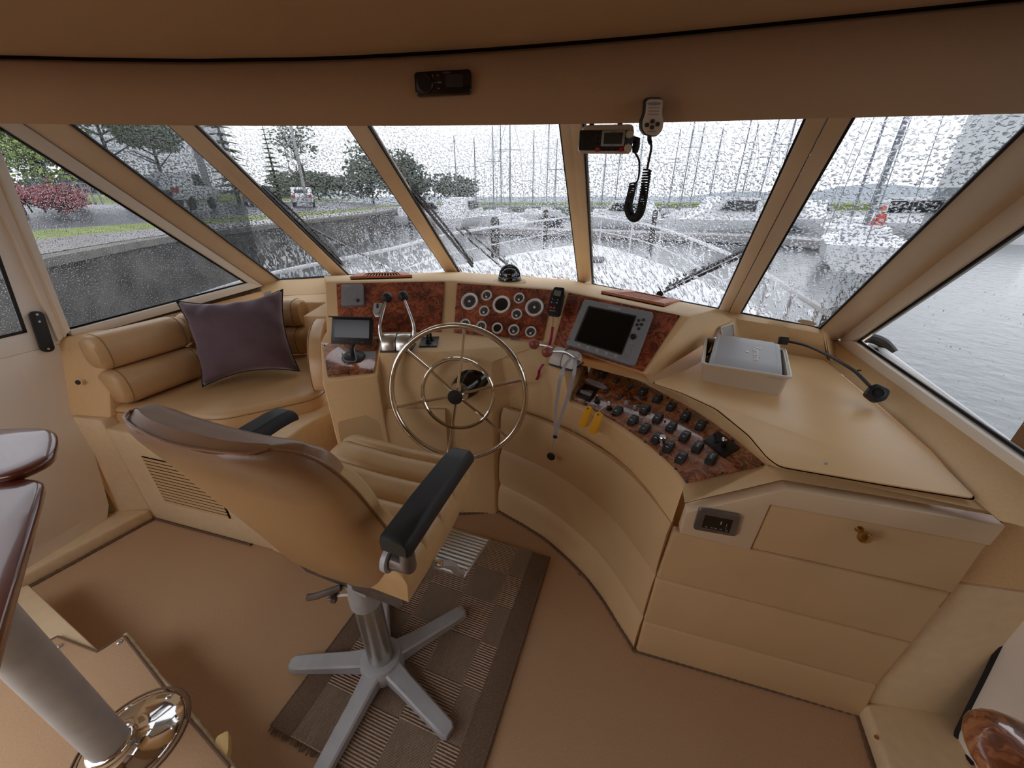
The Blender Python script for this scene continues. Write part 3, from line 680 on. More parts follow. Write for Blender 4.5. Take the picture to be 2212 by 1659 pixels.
# ================================================================== DASH PANELS AND INSTRUMENTS
def facet(i, off=.003):
    a, b = DB[i], DB[i + 1]; m = DT[i].lerp(DT[i + 1], .5); n = (b - a).cross(m - a).normalized()
    if n.y > 0: n = -n
    return frame(a.lerp(b, .5) + n * off, b - a, n)
def lh(fr, u, v, h=0.0):
    n = fr.col[2].to_3d(); p = PN(u, v, fr.translation + n * h, n); q = fr.inverted() @ p; q.z = h; return q
def plate(fr, px, t, r, h=0.0):
    return G().prism(rounded([lh(fr, u, v, h) for u, v in px], r, 3), (0, 0, t))
SCREW = G().lathe([(.0048, 0), (.0048, .0015), (.0035, .003), (.0015, .003), (.0012, .0022), (0, .0022)], None, 10).mesh('screw', MT['black'])
def screws(parent, fr, px, h):
    for u, v in px: link('screw', SCREW, parent, T(lh(fr, u, v, h)), False)
F1, F2, F3 = facet(0), facet(1), facet(2)
# -- left burl panel
p1 = thing('dashboard', 'red burl dash panel behind the black-knobbed throttle levers', 'panel', mw=F1)
add(plate(F1, [(727, 613), (961, 609), (953, 727), (733, 727)], .005, .006), 'plate', MT['burl'], p1, world=False, bev=.001)
screws(p1, F1, [(731, 618), (957, 613), (950, 722)], .005)
# -- gauge panel
p2 = thing('gauge_panel', 'red burl instrument panel with twelve round white-rimmed gauges', 'panel', mw=F2)
add(plate(F2, [(988, 612), (1196, 628), (1172, 737), (981, 720)], .005, .006), 'plate', MT['burl'], p2, world=False, bev=.001)
screws(p2, F2, [(991, 614), (1057, 618), (1125, 624), (985, 666)], .005)
def ring_mesh(R):
    return G().lathe([(R * .72, .004), (R * .78, .010), (R * .84, .0125), (R * .93, .0135), (R, .010), (R * 1.02, .004), (R, 0), (R * .72, 0)], None, 32).mesh('gauge', MT['bezel'])
BIG, SML = ring_mesh(.044), ring_mesh(.0265)
DIALB = G().lathe([(.034, .003), (.034, .005), (0, .005)], None, 32).mesh('dial', MT['dial']); DIALS = G().lathe([(.0205, .003), (.0205, .005), (0, .005)], None, 24).mesh('dial', MT['dial'])
BLANKB = G().lathe([(.034, .003), (.034, .006), (0, .006)], None, 32).mesh('dial', MT['gloss']); BLANKS = G().lathe([(.0205, .003), (.0205, .006), (0, .006)], None, 24).mesh('dial', MT['gloss'])
def ticks(R, a0, a1, n, name):
    g = G()
    for i in range(n):
        q = math.radians(a0 + (a1 - a0) * i / (n - 1)); m = Rz(q) @ T(V((R * .82, 0, .0053)))
        g.box((0, 0, 0), (R * .14, R * .035, .0004), m)
    return g.mesh(name, MT['print'], smooth=False)
TKB = ticks(.034, -40, 220, 11, 'scale_marks'); TKS = ticks(.0205, 25, 155, 5, 'scale_marks')
NDB = G().prism([(-.004, -.0006, .0068), (.026, -.0004, .0068), (.026, .0004, .0068), (-.004, .0006, .0068)], (0, 0, .0008)).mesh('needle', MT['red'])
NDS = G().prism([(-.003, -.0006, .0068), (.019, -.0004, .0068), (.019, .0004, .0068), (-.003, .0006, .0068)], (0, 0, .0008)).mesh('needle', MT['print'])
HBB = G().lathe([(.006, .005), (.006, .009), (.003, .010), (0, .010)], None, 16).mesh('hub', MT['bezel']); HBS = G().lathe([(.0052, .005), (.0052, .009), (.003, .010), (0, .010)], None, 14).mesh('hub', MT['bezel'])
def gauge(u, v, big, kind, ang):
    p = lh(F2, u, v, .005); o = link('gauge', BIG if big else SML, p2, T(p), False)
    if kind == 'blank': link('dial', BLANKB if big else BLANKS, o, None, False); return
    link('dial', DIALB if big else DIALS, o, None, False)
    c = V((0, 0, 0)) if big else V((0, -.008, 0))
    link('scale_marks', TKB if big else TKS, o, None if big else T(V((0, -.004, 0))), False)
    link('needle', NDB if big else NDS, o, T(c) @ Rz(math.radians(ang)), False)
    link('hub', HBB if big else HBS, o, T(c), False)
for u, v, b, k, a in ((1015, 652, 1, 'n', 205), (1084, 658.5, 1, 'blank', 0), (1155, 665, 1, 'n', 205), (1052, 639, 0, 'n', 120), (1046.5, 672.5, 0, 'n', 120), (1122, 645, 0, 'n', 160), (1117, 679.5, 0, 'n', 160),
                      (1006, 701, 0, 'n', 95), (1040.5, 705.5, 0, 'n', 110), (1075, 709.5, 0, 'blank', 0), (1110.5, 713.5, 0, 'n', 125), (1147, 717.5, 0, 'n', 50)): gauge(u, v, b, k, a)
st = plate(F2, [(1103, 729.5), (1120, 729.5), (1120, 734), (1103, 734)], .0004, .0003, .005); add(st, 'sticker', MT['carb'], p2, world=False)
# -- chart plotter panel
p3 = thing('dashboard', 'red burl dash panel carrying the large grey chart display', 'panel', mw=F3)
add(plate(F3, [(1228, 633), (1470, 682), (1389, 804), (1196, 745)], .005, .006), 'plate', MT['burl'], p3, world=False, bev=.001)
screws(p3, F3, [(1231, 636), (1465, 684)], .005)
cp = thing('chartplotter', 'grey chart display with dark screen set in burl panel', 'display', mw=F3 @ T(0, 0, .005))
FC = F3 @ T(0, 0, .005)
Q = [(1265, 652), (1413, 681), (1371, 795), (1225, 748)]
add(plate(FC, Q, .03, .012, 0), 'case', MT['grey'], cp, world=False, bev=.006, bseg=3)
def qp(s, t, h=.03):   # bilinear on the case face: s across, t down
    a, b, c, d = [lh(FC, u, v, .0) for u, v in Q]; p = a.lerp(b, s).lerp(d.lerp(c, s), t); p.z = h; return p
def qrect(s0, s1, t0, t1, h, th, r=.004): return G().prism(rounded([qp(s0, t0, h), qp(s1, t0, h), qp(s1, t1, h), qp(s0, t1, h)], r, 2), (0, 0, th))
add(qrect(.10, .80, .12, .885, .0285, .003), 'screen_bezel', MT['dgrey'], cp, world=False)
add(qrect(.125, .785, .15, .86, .030, .002), 'screen', MT['screen'], cp, world=False)
add(qrect(.015, .085, .12, .50, .0285, .0025, .006), 'card_door', MT['grey'], cp, world=False, bev=.0008)
lb = add(qrect(.38, .56, .045, .085, .030, .0015, .003), 'name_badge', MT['lgrey'], cp, world=False)
fx = (qp(1, .5) - qp(0, .5)).normalized()
def btn(s, t, r, m, hh=.004, name='button'):
    return link(name, G().lathe([(r, 0), (r, hh * .6), (r * .8, hh), (0, hh)], None, 16).mesh(name, m), cp, T(qp(s, t, .0298)), False)
for s, t in ((.845, .20), (.905, .17), (.845, .28), (.90, .26), (.885, .345)): btn(s, t, .0065, MT['dgrey'])
btn(.855, .51, .012, MT['softblack'], .014, 'knob')
for s, t, r in ((.86, .63, .009), (.90, .65, .006), (.86, .775, .014), (.82, .875, .006), (.88, .885, .006)): btn(s, t, r, MT['grey'], .003)
for k in range(5): btn(.19 + .135 * k, .935, .0068, MT['lgrey'], .003)
btn(.02, .88, .003, MT['redled'], .003, 'indicator')
# -- small alarm speaker and bracket on left panel
sp = thing('alarm_speaker', 'square grey speaker box on the left burl panel', 'speaker', mw=F1 @ T(lh(F1, 764, 640, .005)))
Fs = F1 @ T(0, 0, .005)
g = plate(Fs, [(741, 618), (786, 617), (788, 662), (741, 664)], .022, .006); c0 = lh(Fs, 764, 640, 0); g.xf(T(-c0))
add(g, 'case', MT['grey'], sp, world=False, bev=.003, bseg=3)
add(G().lathe([(.034, 0), (.034, .0012), (.032, .0012), (.032, .0004), (.0, .0004)], T(V((-.002, .004, .022))), 28), 'grille', MT['grey'], sp, world=False)
add(G().lathe([(.009, 0), (.008, .005), (.004, .007), (0, .0075)], T(V((.032, -.033, .022))), 16), 'knob', MT['dgrey'], sp, world=False)
text('Raymarine', .009, T(V((-.033, .046, .0222))), MT['print'], sp).matrix_parent_inverse = M()
hb_ = thing('remote_cradle', 'silver grey cradle bracket between alarm speaker and throttle levers', 'bracket', mw=Fs @ T(lh(Fs, 818, 670, 0)))
add(G().prism(rounded([V(p) for p in ((-.024, .034, 0), (.024, .034, 0), (.027, -.01, 0), (.012, -.04, 0), (-.012, -.04, 0), (-.027, -.01, 0))], .008), (0, 0, .012)), 'back_plate', MT['satin'], hb_, world=False, bev=.003)
add(G().prism(rounded([V(p) for p in ((-.018, .03, .012), (.018, .03, .012), (.017, .0, .012), (.008, -.022, .012), (-.008, -.022, .012), (-.017, .0, .012))], .006), (0, 0, .008)), 'cradle', MT['lgrey'], hb_, world=False, bev=.002)
add(G().prism(rrect(.009, .024, .002), (0, 0, .003)), 'slot', MT['dgrey'], hb_, T(V((0, .014, .02))), False)
# -- engine levers
def control(name, label, base, xdir, width, arch, levers, ballmat, bodymat, tilt=0):
    fr = frame(base, xdir, V((0, 0, 1))); t = thing(name, label, 'engine control', mw=fr); inv = fr.inverted()
    hw = width / 2
    for s in (-1, 1):
        rings = []
        for i, x in enumerate((.002, .006, hw - .006, hw)):
            k = .93 if i in (0, 3) else 1
            pr = [V((s * x, arch * k * math.cos(q), .012 + arch * 1.15 * k * math.sin(q))) for q in [math.pi * j / 12 for j in range(13)]]
            rings.append(pr + [V((s * x, -arch * k, 0)), V((s * x, arch * k, 0))])
        add(G().loft(rings), 'drum_half', bodymat, t, world=False, ang=45)
    add(G().prism(rrect(width + .012, arch * 2 + .02, .008), (0, 0, .006)), 'base_plate', MT['dgrey'], t, world=False, bev=.002)
    add(G().box((0, arch * .1, .012 + arch * 1.15), (width * .02, arch * .7, .002)), 'slot', MT['dgrey'], t, world=False)
    for (side, ball, bend) in levers:
        b = inv @ V(ball); piv = V((side * (hw + .006), 0, .03)); mid = V((side * (hw + .010), b.y * .2, .045 + (b.z - .045) * .45))
        if bend: mid = piv.lerp(b, .5) + V(bend)
        path = smoothpath([piv, piv.lerp(mid, .5) + V((side * .006, 0, 0)), mid, b], 5); n = len(path)
        lv = add(G().tube(path, [.010 - .005 * i / (n - 1) for i in range(n)], 10), 'lever', MT['satin'], t, world=False)
        add(G().lathe([(.016, 0), (.016, .006), (.012, .009), (0, .009)], frame(piv - V((side * .004, 0, 0)), V((0, 1, 0)), V((side, 0, 0))), 16), 'pivot_cap', MT['satin'], lv, world=False)
        add(G().ball(b, .0235, seg=20), 'knob', ballmat, lv, world=False)
    return t
control('throttle_control', 'chrome twin throttle with two black ball knobs', Z(861, 752, .953), V((1, 0, 0)), .122, .048, [(-1, DY(836, 643, 1.70), None), (1, DY(871, 640, 1.70), None)], MT['softblack'], MT['satin'])
gd = (E2 - E_).normalized(); gd = V((gd.x, gd.y, 0)).normalized()
bc = Z(1214, 792, .888); bx = V((.72, -.55, 0)).normalized()
bpos = [Z(1154, 743, .985), Z(1182, 760, .985)]
control('shift_control', 'white metal gear shift with two faded red ball knobs', bc + V((.02, .03, 0)), bx, .115, .05, [(-1, bpos[0], None), (1, bpos[1], (.0, .0, .02))], MT['redball'], MT['white'])
# -- joystick plate
jt = thing('bow_thruster_control', 'black plate with two small joysticks right of throttle', 'joystick', mw=T(Z(928, 741, .953)))
jq = [Z(u, v, .953) - Z(928, 741, .953) for u, v in ((912, 730), (949, 729), (944, 750), (905, 750))]
add(G().prism(rounded(jq, .004), (0, 0, .006)), 'plate', MT['dgrey'], jt, world=False, bev=.001)
for k, (u, v) in enumerate(((925, 741), (931, 735))):
    c = Z(u, v, .959) - Z(928, 741, .953)
    add(G().lathe([(.013, 0), (.013, .004), (.010, .006), (.0115, .010), (.008, .012), (.0095, .016), (.006, .019), (.005, .034), (.008, .040), (.0095, .048), (.007, .055), (0, .057)], T(c), 16), 'joystick', MT['softblack'], jt, world=False)
for dx in (-.014, .016): add(G().box((dx + .004, -.017, .0062), (.01, .003, .0003)), 'mark', MT['print'], jt, world=False)
# -- monitor on pedestal over its burl plate
fb = frame(A.lerp(BRb, .5), B - A, (B - A).cross(BLb - A))
mp_ = thing('dashboard', 'red burl plate under the small black monitor', 'panel', mw=fb @ T(0, 0, .001)); fb = fb @ T(0, 0, .001)
add(plate(fb, [(696, 743), (821, 732), (807, 806), (708, 815)], .005, .006), 'plate', MT['burl2'], mp_, world=False, bev=.001)
screws(mp_, fb, [(701, 746), (815, 735), (803, 802), (712, 811)], .005)
add(plate(fb, [(776, 760), (812, 759), (810, 774), (773, 776)], .0006, .001, .005), 'placard', MT['grey'], mp_, world=False)
mo = thing('small_monitor', 'small black monitor with sunshade on round swivel foot', 'monitor', at=fb @ lh(fb, 764, 772, .005))
foot = fb @ T(lh(fb, 764, 772, .005))
add(G().lathe([(.052, 0), (.052, .004), (.046, .012), (.03, .018), (.02, .02), (0, .02)], foot, 32), 'foot', MT['dgrey'], mo)
for k in range(10):
    q = 2 * math.pi * k / 10; add(G().box((0, 0, 0), (.03, .003, .002), foot @ Rz(q) @ T(V((.036, 0, .014))) @ M.Rotation(.45, 4, 'Y')), 'rib', MT['softblack'], mo)
MF = frame(DY(760, 716, foot.translation.y - .01), V((1, .02, 0)), V((.06, -.93, .36)))
add(G().tube([foot @ V((0, 0, .018)), foot @ V((0, .0, .045)), MF.translation + MF.col[2].to_3d() * -.022 + V((0, 0, -.03))], .012, 12), 'stem', MT['softblack'], mo)
mq = [lh(MF, u, v, 0) for u, v in ((717, 685), (804, 687), (803, 746), (714, 742))]
add(G().prism(rounded([q + V((0, 0, -.022)) for q in mq], .006), (0, 0, .022)), 'case', MT['black'], mo, MF, True, bev=.002)
add(G().prism(rounded([lh(MF, u, v, 0) for u, v in ((724, 690), (798, 692), (797, 731), (722, 728))], .002), (0, 0, .001)), 'screen', MT['screen'], mo, MF, True)
top = [lh(MF, u, v, 0) for u, v in ((716, 684), (805, 686))]
add(G().prism([top[0], top[1], top[1] + V((0, -.004, 0)), top[0] + V((0, -.004, 0))], (0, 0, .035)), 'sunshade', MT['black'], mo, MF, True)
for s in range(5):
    c = lh(MF, 738 + s * 11, 737 + s * .6, 0); add(G().prism(rrect(.010, .004, .001), (0, 0, .0012)), 'button', MT['dgrey'], mo, MF @ T(c), True)
cab = smoothpath([MF @ V((.03, -.05, -.01)), MF @ V((.01, -.075, .005)), foot @ V((.01, -.05, .01)), foot @ V((-.035, -.04, .012)), foot @ V((-.045, .0, .03))], 6)
add(G().tube(cab, .0025, 6), 'cable', MT['grey'], mo)
# -- handheld remote in holder between panels, pink strap
xr = (DB[2] - DB[1]).normalized(); m23 = (DT[2] + DB[2]) / 2
Fh = frame(DY(1201, 656, m23.y - .03), xr, F2.col[2].to_3d() + F3.col[2].to_3d() * .6)
up_r = (DT[2] - DB[2]).normalized(); Fh = frame(Fh.translation, up_r.cross(Fh.col[2].to_3d()), Fh.col[2].to_3d())
rm = thing('handheld_remote', 'black handheld autopilot remote clipped between the two dash panels', 'remote', mw=Fh)
rq = [lh(Fh, u, v, 0) for u, v in ((1200, 625), (1221, 627), (1221, 640), (1211, 683), (1205, 686), (1186, 683), (1184, 676), (1192, 640))]
add(G().prism(rounded(rq, .006, 3), (0, 0, .026)), 'case', MT['black'], rm, world=False, bev=.005, bseg=3)
rp = lambda u, v, h=.026: V((*lh(Fh, u, v, .0).xy, h))
add(G().prism(rounded([rp(*q) for q in ((1200, 632), (1215, 634), (1212, 646), (1198, 643))], .002), (0, 0, .001)), 'lcd', MT['lcd'], rm, world=False)
for u, v, r, m in ((1196, 651, .003, 'grey'), (1201, 652, .004, 'dgrey'), (1207, 653, .003, 'grey'), (1194, 658, .004, 'grey'), (1200, 660, .004, 'dgrey'), (1205, 659, .004, 'grey'), (1192, 669, .0058, 'red'), (1199, 670, .0058, 'red')):
    add(G().lathe([(r, 0), (r, .0015), (r * .7, .0025), (0, .0025)], None, 12), 'button', MT[m], rm, T(rp(u, v)), False)
text('Raymarine', .0065, T(rp(1196, 676, .0263)), MT['print'], rm).matrix_parent_inverse = M()
bot = Fh @ rp(1196, 685, .012)
stp = tag(add(G().tube([bot, DY(1195, 697, bot.y), DY(1194, 706, bot.y - .01)], .0012, 6), 'wrist_strap', MT['black']), 'pink wrist strap hanging from the handheld remote', 'strap')
def ribbon(pts, w, th, side):
    g = G(); side = V(side).normalized(); return g.loft([[p + side * w / 2, p + side * w / 2 + V((0, -th, 0)), p - side * w / 2 + V((0, -th, 0)), p - side * w / 2] for p in pts])
rb = smoothpath([DY(1194, 706, bot.y - .012), DY(1191, 728, bot.y - .02), DY(1186, 748, bot.y - .05), Z(1180, 764, .93)], 4)
add(ribbon(rb, .012, .002, (1, 0, 0)), 'webbing', MT['pink'], stp)
rb = smoothpath([Z(1174, 786, .898), Z(1170, 796, .885) + V((-.01, -.016, 0)), Z(1163, 808, .85) + V((0, -.012, 0)), Z(1158, 819, .82) + V((0, -.01, 0))], 4)
add(ribbon(rb, .011, .002, (1, -.3, 0)), 'strap_tail', MT['pink'], stp)
# -- compass on the dash top
cc = Z(1101, 606, 1.172)
co = thing('compass', 'black dome compass on top of the dash', 'compass', at=cc)
add(G().lathe([(.085, -.012), (.085, .0), (.07, .003), (.0, .003)], T(cc), 32), 'mount_ring', MT['gel'], co)
add(G().lathe([(.060, .0), (.061, .012), (.058, .022), (.05, .026), (0, .026)], T(cc), 32), 'base', MT['gloss'], co)
add(G().lathe([(.046, .024), (.0455, .036), (.041, .050), (.032, .060), (.018, .067), (0, .069)], T(cc), 32), 'dome', MT['gloss'], co)
hood = []
for i in range(13):
    q = math.pi * i / 12; r0, r1 = .050, .057
    hood.append([cc + V((math.cos(q) * r, y, .016 + math.sin(q) * r * 1.12)) for r, y in ((r0, -.012), (r1, -.008), (r1, .03), (r0, .034))])
add(G().loft(hood), 'hood', MT['softblack'], co)
ca = [cc + V((-.042 + .084 * i / 8, -.047 + .012 * abs(i - 4) / 4, .026 - .012 * math.sin(math.pi * i / 8))) for i in range(9)]
add(G().tube(ca, .004, 8), 'front_lip', MT['dgrey'], co)
for k in range(5): add(G().box((0, 0, 0), (.009, .001, .01), T(cc + V((-.024 + .012 * k, -.0445 + .003 * abs(k - 2), .036)))), 'card_mark', MT['print'], co)
# -- cedar vents on the dash top
def vent(label, quad, nsl):
    c = sum(quad, V()) / 4; x = (quad[1] - quad[0]).normalized(); n = (quad[1] - quad[0]).cross(quad[3] - quad[0]).normalized(); n = n if n.z > 0 else -n
    fr = frame(c, x, n); inv = fr.inverted(); L_ = [(inv @ p) for p in quad]
    t = thing('dash_vent', label, 'vent', mw=fr)
    W = (quad[1] - quad[0]).length; H = abs(L_[3].y - L_[0].y); b = min(.028, H * .24)
    for q in (((0, H / 2 - b / 2, 0), (W, b, .012)), ((0, -H / 2 + b / 2, 0), (W, b, .012)), ((-W / 2 + b, 0, 0), (b * 2, H - 2 * b, .012)), ((W / 2 - b, 0, 0), (b * 2, H - 2 * b, .012))):
        add(G().box(q[0], q[1]), 'frame_rail', MT['cedar'], t, world=False, bev=.002)
    add(G().box((0, 0, -.008), (W - .004, H - .004, .010)), 'opening', MT['darkgap'], t, world=False)
    sm = G().box((0, 0, -.003), (.0045, H - 2 * b, .007)).mesh('slat', MT['cedar'])
    for k in range(nsl): link('slat', sm, t, T(V((-W / 2 + 2 * b + (W - 4 * b) * (k + .5) / nsl, 0, 0))), False)
def dash_top(u, v, i):
    return TRI(u, v, DC[i], DC[i + 1], DK[i].lerp(DK[i + 1], .5)) + V((0, 0, .012))
vent('orange wooden vent on the dash above the left burl panel', [dash_top(u, v, 0) for u, v in ((757, 604.5), (890, 601), (886, 593.5), (768, 595.5))], 12)
vent('orange wooden vent on the dash above the chart display', [dash_top(u, v, 2) for u, v in ((1308, 638), (1446, 667), (1470, 655), (1335, 628))], 15)
# ================================================================== SWITCH PANEL
FS = frame(PPp, V((.47, -.88, 0)), PPn)
spn = thing('switch_panel', 'curved brown burl panel full of black rocker switches', 'panel', mw=FS)
ou = [(1274, 786), (1340, 805), (1401, 836), (1450, 861), (1487, 881), (1530, 909), (1585, 949), (1651, 1006)]
lo_ = [(1482, 1045), (1459, 1012), (1427, 982), (1393, 954), (1327, 908), (1264, 875), (1235, 864)]
su = smoothpath([lh(FS, u, v, 0) for u, v in ou], 3); sl_ = smoothpath([lh(FS, u, v, 0) for u, v in lo_], 3)
add(G().prism(su + sl_, (0, 0, .005)), 'plate', MT['burl2'], spn, world=False, bev=.001)
SPX = lambda zx, zy, k=7.213, ox=1360, oy=820: (ox + zx / k, oy + zy / k)
screws(spn, FS, [(1280, 789), (1319, 803), (1359, 820), (1400, 839), (1442, 859.5), (1484, 884), (1527, 911.5), (1583, 952), (1646, 1003), (1238, 862), (1265, 874), (1327, 908), (1361, 930), (1394, 954.5), (1427, 982), (1460, 1013), (1484, 1040), (1561, 1022), (1259, 824)], .005)
def rocker_mesh():
    g = G(); L_, W, H = .051, .0255, .018; rings = []
    for i in range(9):
        t = i / 8; x = (t - .5) * L_; z = H * (.42 + .58 * math.sin(math.pi * (.12 + .80 * t)) ** .8) * (1.15 - .35 * (1 - t)); k = 1 if 0 < i < 8 else .86
        rings.append([V((x, -W / 2 * k, 0)), V((x, -W / 2 * k, z * .8)), V((x, -W / 2 * k + .002, z)), V((x, W / 2 * k - .002, z)), V((x, W / 2 * k, z * .8)), V((x, W / 2 * k, 0))])
    return g.loft(rings).mesh('rocker_switch', MT['dgrey'], ang=40)
ROCK = rocker_mesh(); FLAT = G().prism(rrect(.037, .017, .003), (0, 0, .003)).mesh('blank_switch', MT['dgrey']) if 0 else None
g = G().prism(rrect(.037, .017, .003), (0, 0, .0035)); FLAT = g.mesh('blank_switch', MT['dgrey'], bev=.001)
PRT = G().prism(rrect(.0055, .0045, .001), (0, 0, .0004)).mesh('icon', MT['print']); PR2 = G().prism(rrect(.003, .009, .0008), (0, 0, .0004)).mesh('legend', MT['print'])
dS = (lh(FS, 1476, 890, 0) - lh(FS, 1463, 905, 0)).normalized()
SWA = math.atan2(dS.y, dS.x)
def sw(u, v, flat=False, text_=None):
    p = lh(FS, u, v, .005); a = SWA
    o = link('blank_switch' if flat else 'rocker_switch', FLAT if flat else ROCK, spn, T(p) @ Rz(a), False)
    if flat:
        for s in (-.008, .008): link('icon', PRT, o, T(V((s, 0, .0035))) @ M.Scale(.7, 4), False)
    elif text_:
        tt = text(text_, .0105, T(V((.001, 0, .0176))), MT['print'], o); tt.matrix_parent_inverse = M()
    else:
        link('icon', PRT, o, T(V((.011, 0, .0168))) @ M.Rotation(.25, 4, 'Y'), False); link('legend', PR2, o, T(V((-.010, 0, .0152))) @ M.Rotation(-.25, 4, 'Y'), False)
for u, v in ((1302, 810), (1389, 849), (1420, 864), (1450, 881), (1481, 901), (1513, 922), (1334, 891), (1367, 911), (1393, 887), (1421, 906), (1450, 925), (1479, 946), (1393, 929), (1419, 949), (1444, 969), (1471, 992)): sw(u, v)
for u, v in ((1507, 969), (1536, 994)): sw(u, v, text_='[olilo]')
for u, v in ((1332, 822), (1361, 836), (1311, 845), (1339, 859)): sw(u, v, True)
# warning oval and breaker plate
def on(px, t, name, m, r=.002, h=.005, par=None, **k): return add(plate(FS, px, t, r, h), name, m, par or spn, world=False, **k)
oc = lh(FS, 1287.5, 829, .005); ol = (lh(FS, 1311, 839.5, 0) - lh(FS, 1264, 818, 0)); q = math.atan2(ol.y, ol.x)
add(G().prism([V((math.cos(i * math.pi / 12) * ol.length * .5, math.sin(i * math.pi / 12) * .017, 0)) for i in range(24)], (0, 0, .0008)), 'warning_plate', MT['lgrey'], spn, T(oc) @ Rz(q), False)
for k in range(5):
    tx = text(('WARNING', 'CHECK BILGE FOR FUEL VAPORS', 'OPERATE BLOWERS FOR FOUR', 'MINUTES BEFORE STARTING', 'ENGINES')[k], .0042, T(oc) @ Rz(q) @ T(V((0, .0095 - .0047 * k, .0009))), MT['dgrey'], spn); tx.matrix_parent_inverse = M()
bk = on([(1264, 832), (1293, 843), (1273, 868), (1244, 854)], .010, 'trim_switch_plate', MT['black'], bev=.0015)
on([(1261, 838), (1282, 846), (1278, 852), (1257, 843)], .001, 'slot', MT['gloss'], .001, .015, bk)
on([(1256, 843.5), (1267, 848), (1264, 852.5), (1253, 848)], .006, 'trim_toggle', MT['grey'], .001, .015, bk, bev=.0008)
on([(1267.5, 848.2), (1278.5, 852.5), (1275, 857), (1264.5, 852.7)], .006, 'trim_toggle', MT['grey'], .001, .015, bk, bev=.0008)
# ignition locks, push buttons, lamps
for k, (u, v) in enumerate(((1290, 868), (1316, 883))):
    p = lh(FS, u, v, .005)
    lk = add(G().lathe([(.0125, 0), (.0125, .004), (.0105, .010), (.006, .011), (.0055, .009), (0, .009)], None, 20), 'ignition_lock', MT['black'], spn, T(p), False)
    add(G().prism(rounded([V(t) for t in ((-.0045, -.001, .009), (.0045, -.001, .009), (.0045, -.001, .022), (.007, -.001, .028), (.004, -.001, .036), (-.004, -.001, .036), (-.007, -.001, .028), (-.0045, -.001, .022))], .002), (0, .002, 0)), 'key', MT['chrome'], lk, None, False)
for u, v in ((1353, 872), (1371.5, 882)):
    add(G().lathe([(.0085, 0), (.0085, .004), (.0065, .005), (.006, .012), (.004, .0135), (0, .0135)], None, 16), 'push_button', MT['lgrey'], spn, T(lh(FS, u, v, .005)), False)
for u, v in ((1360, 865), (1379.5, 875)): add(G().ball((0, 0, 0), .0045, seg=10, sc=(1, 1, .7)), 'green_lamp', MT['leaf2'], spn, T(lh(FS, u, v, .005)), False)
for u, v in ((1464.5, 887), (1436.5, 909.5), (1407.5, 932.5)): add(G().ball((0, 0, 0), .0042, seg=10), 'red_lamp', MT['redled'], spn, T(lh(FS, u, v, .007)), False)
for (u, v), s in zip(((1374, 858), (1376.5, 862), (1358, 883.5), (1360, 887)), ('PORT ENGINE', 'STBD ENGINE', 'GENERATOR', 'STOP START')):
    tx = text(s, .0055, T(lh(FS, u, v, .0053)) @ Rz(q), MT['print'], spn); tx.matrix_parent_inverse = M()
for (u, v), s in zip(((1501, 990), (1506, 988)), ('WASHER INTERMITTENT', 'WIPERS SLOW FAST PARK')):
    tx = text(s, .0075, T(lh(FS, u, v, .0053)) @ Rz(q), MT['print'], spn); tx.matrix_parent_inverse = M()
add(G().lathe([(.010, 0), (.010, .006), (.008, .008), (.008, .018), (.011, .020), (.011, .034), (.0095, .036), (0, .036)], None, 20), 'lighter_socket', MT['chrome'], spn, T(lh(FS, 1431, 960, .005)), False)
rp_ = on([(1551, 933), (1599, 968), (1565, 990), (1519, 953)], .005, 'remote_plate', MT['black'], .003, bev=.001)
for nm, (u, v), pr, m in (('toggle', (1547, 953), [(.009, 0), (.009, .003), (.005, .004), (.004, .008), (.0025, .009), (.002, .028), (.003, .03), (0, .03)], 'black'), ('spotlight_knob', (1563, 960), [(.009, 0), (.008, .012), (.010, .014), (.009, .018), (0, .019)], 'black')):
    add(G().lathe(pr, T(lh(FS, u, v, .010)) @ (M.Rotation(-.35, 4, 'Y') if nm == 'toggle' else M()), 16), nm, MT[m], rp_, None, False)
add(G().lathe([(.008, 0), (.0085, .003), (.007, .006), (0, .0065)], None, 16), 'knob_cap', MT['chrome'], rp_, T(lh(FS, 1563, 960, .010) + V((0, 0, .0185))), False)
# two yellow key floats hanging in front of the panel edge
def keyfloat(label, top, key, lean):
    t = thing('key_float', label, 'key float', at=top); n = V((-.62, -.74, .25)).normalized()
    fr = frame(top, V((lean, 0, 0)) + V((.75, -.65, 0)), n); fr = frame(top, fr.col[0].to_3d(), n)
    pts = []
    for i in range(10): a = math.pi * i / 9; pts.append(V((.0145 * math.cos(a), -.004 + .0135 * math.sin(a), -.006)))
    for i in range(10): a = math.pi + math.pi * i / 9; pts.append(V((.0165 * math.cos(a) - lean * .02, -.066 + .0165 * math.sin(a), -.006)))
    add(G().prism(pts, (0, 0, .014)), 'float', MT['yellow'], t, fr, True, bev=.002)
    add(G().lathe([(.003, 0), (.003, .0006), (0, .0006)], T(V((0, 0, .0082))), 10), 'hole', MT['darkgap'], t, fr, True)
    add(G().tube(smoothpath([top + n * .006, top + n * .012 + V((0, 0, .012)), key], 5), .0008, 5), 'bead_chain', MT['satin'], t)
k1 = FS @ (lh(FS, 1290, 868, .005) + V((0, 0, .032))); k2 = FS @ (lh(FS, 1316, 883, .005) + V((0, 0, .032)))
keyfloat('yellow foam key float hanging from the left ignition key', PN(1272, 882, lip[1] + V((-.03, -.03, .0)), V((-.6, -.8, 0))), k1, .6)
keyfloat('yellow foam key float hanging from the right ignition key', PN(1294, 895, lip[1] + V((-.045, -.05, .0)), V((-.6, -.8, 0))), k2, .6)
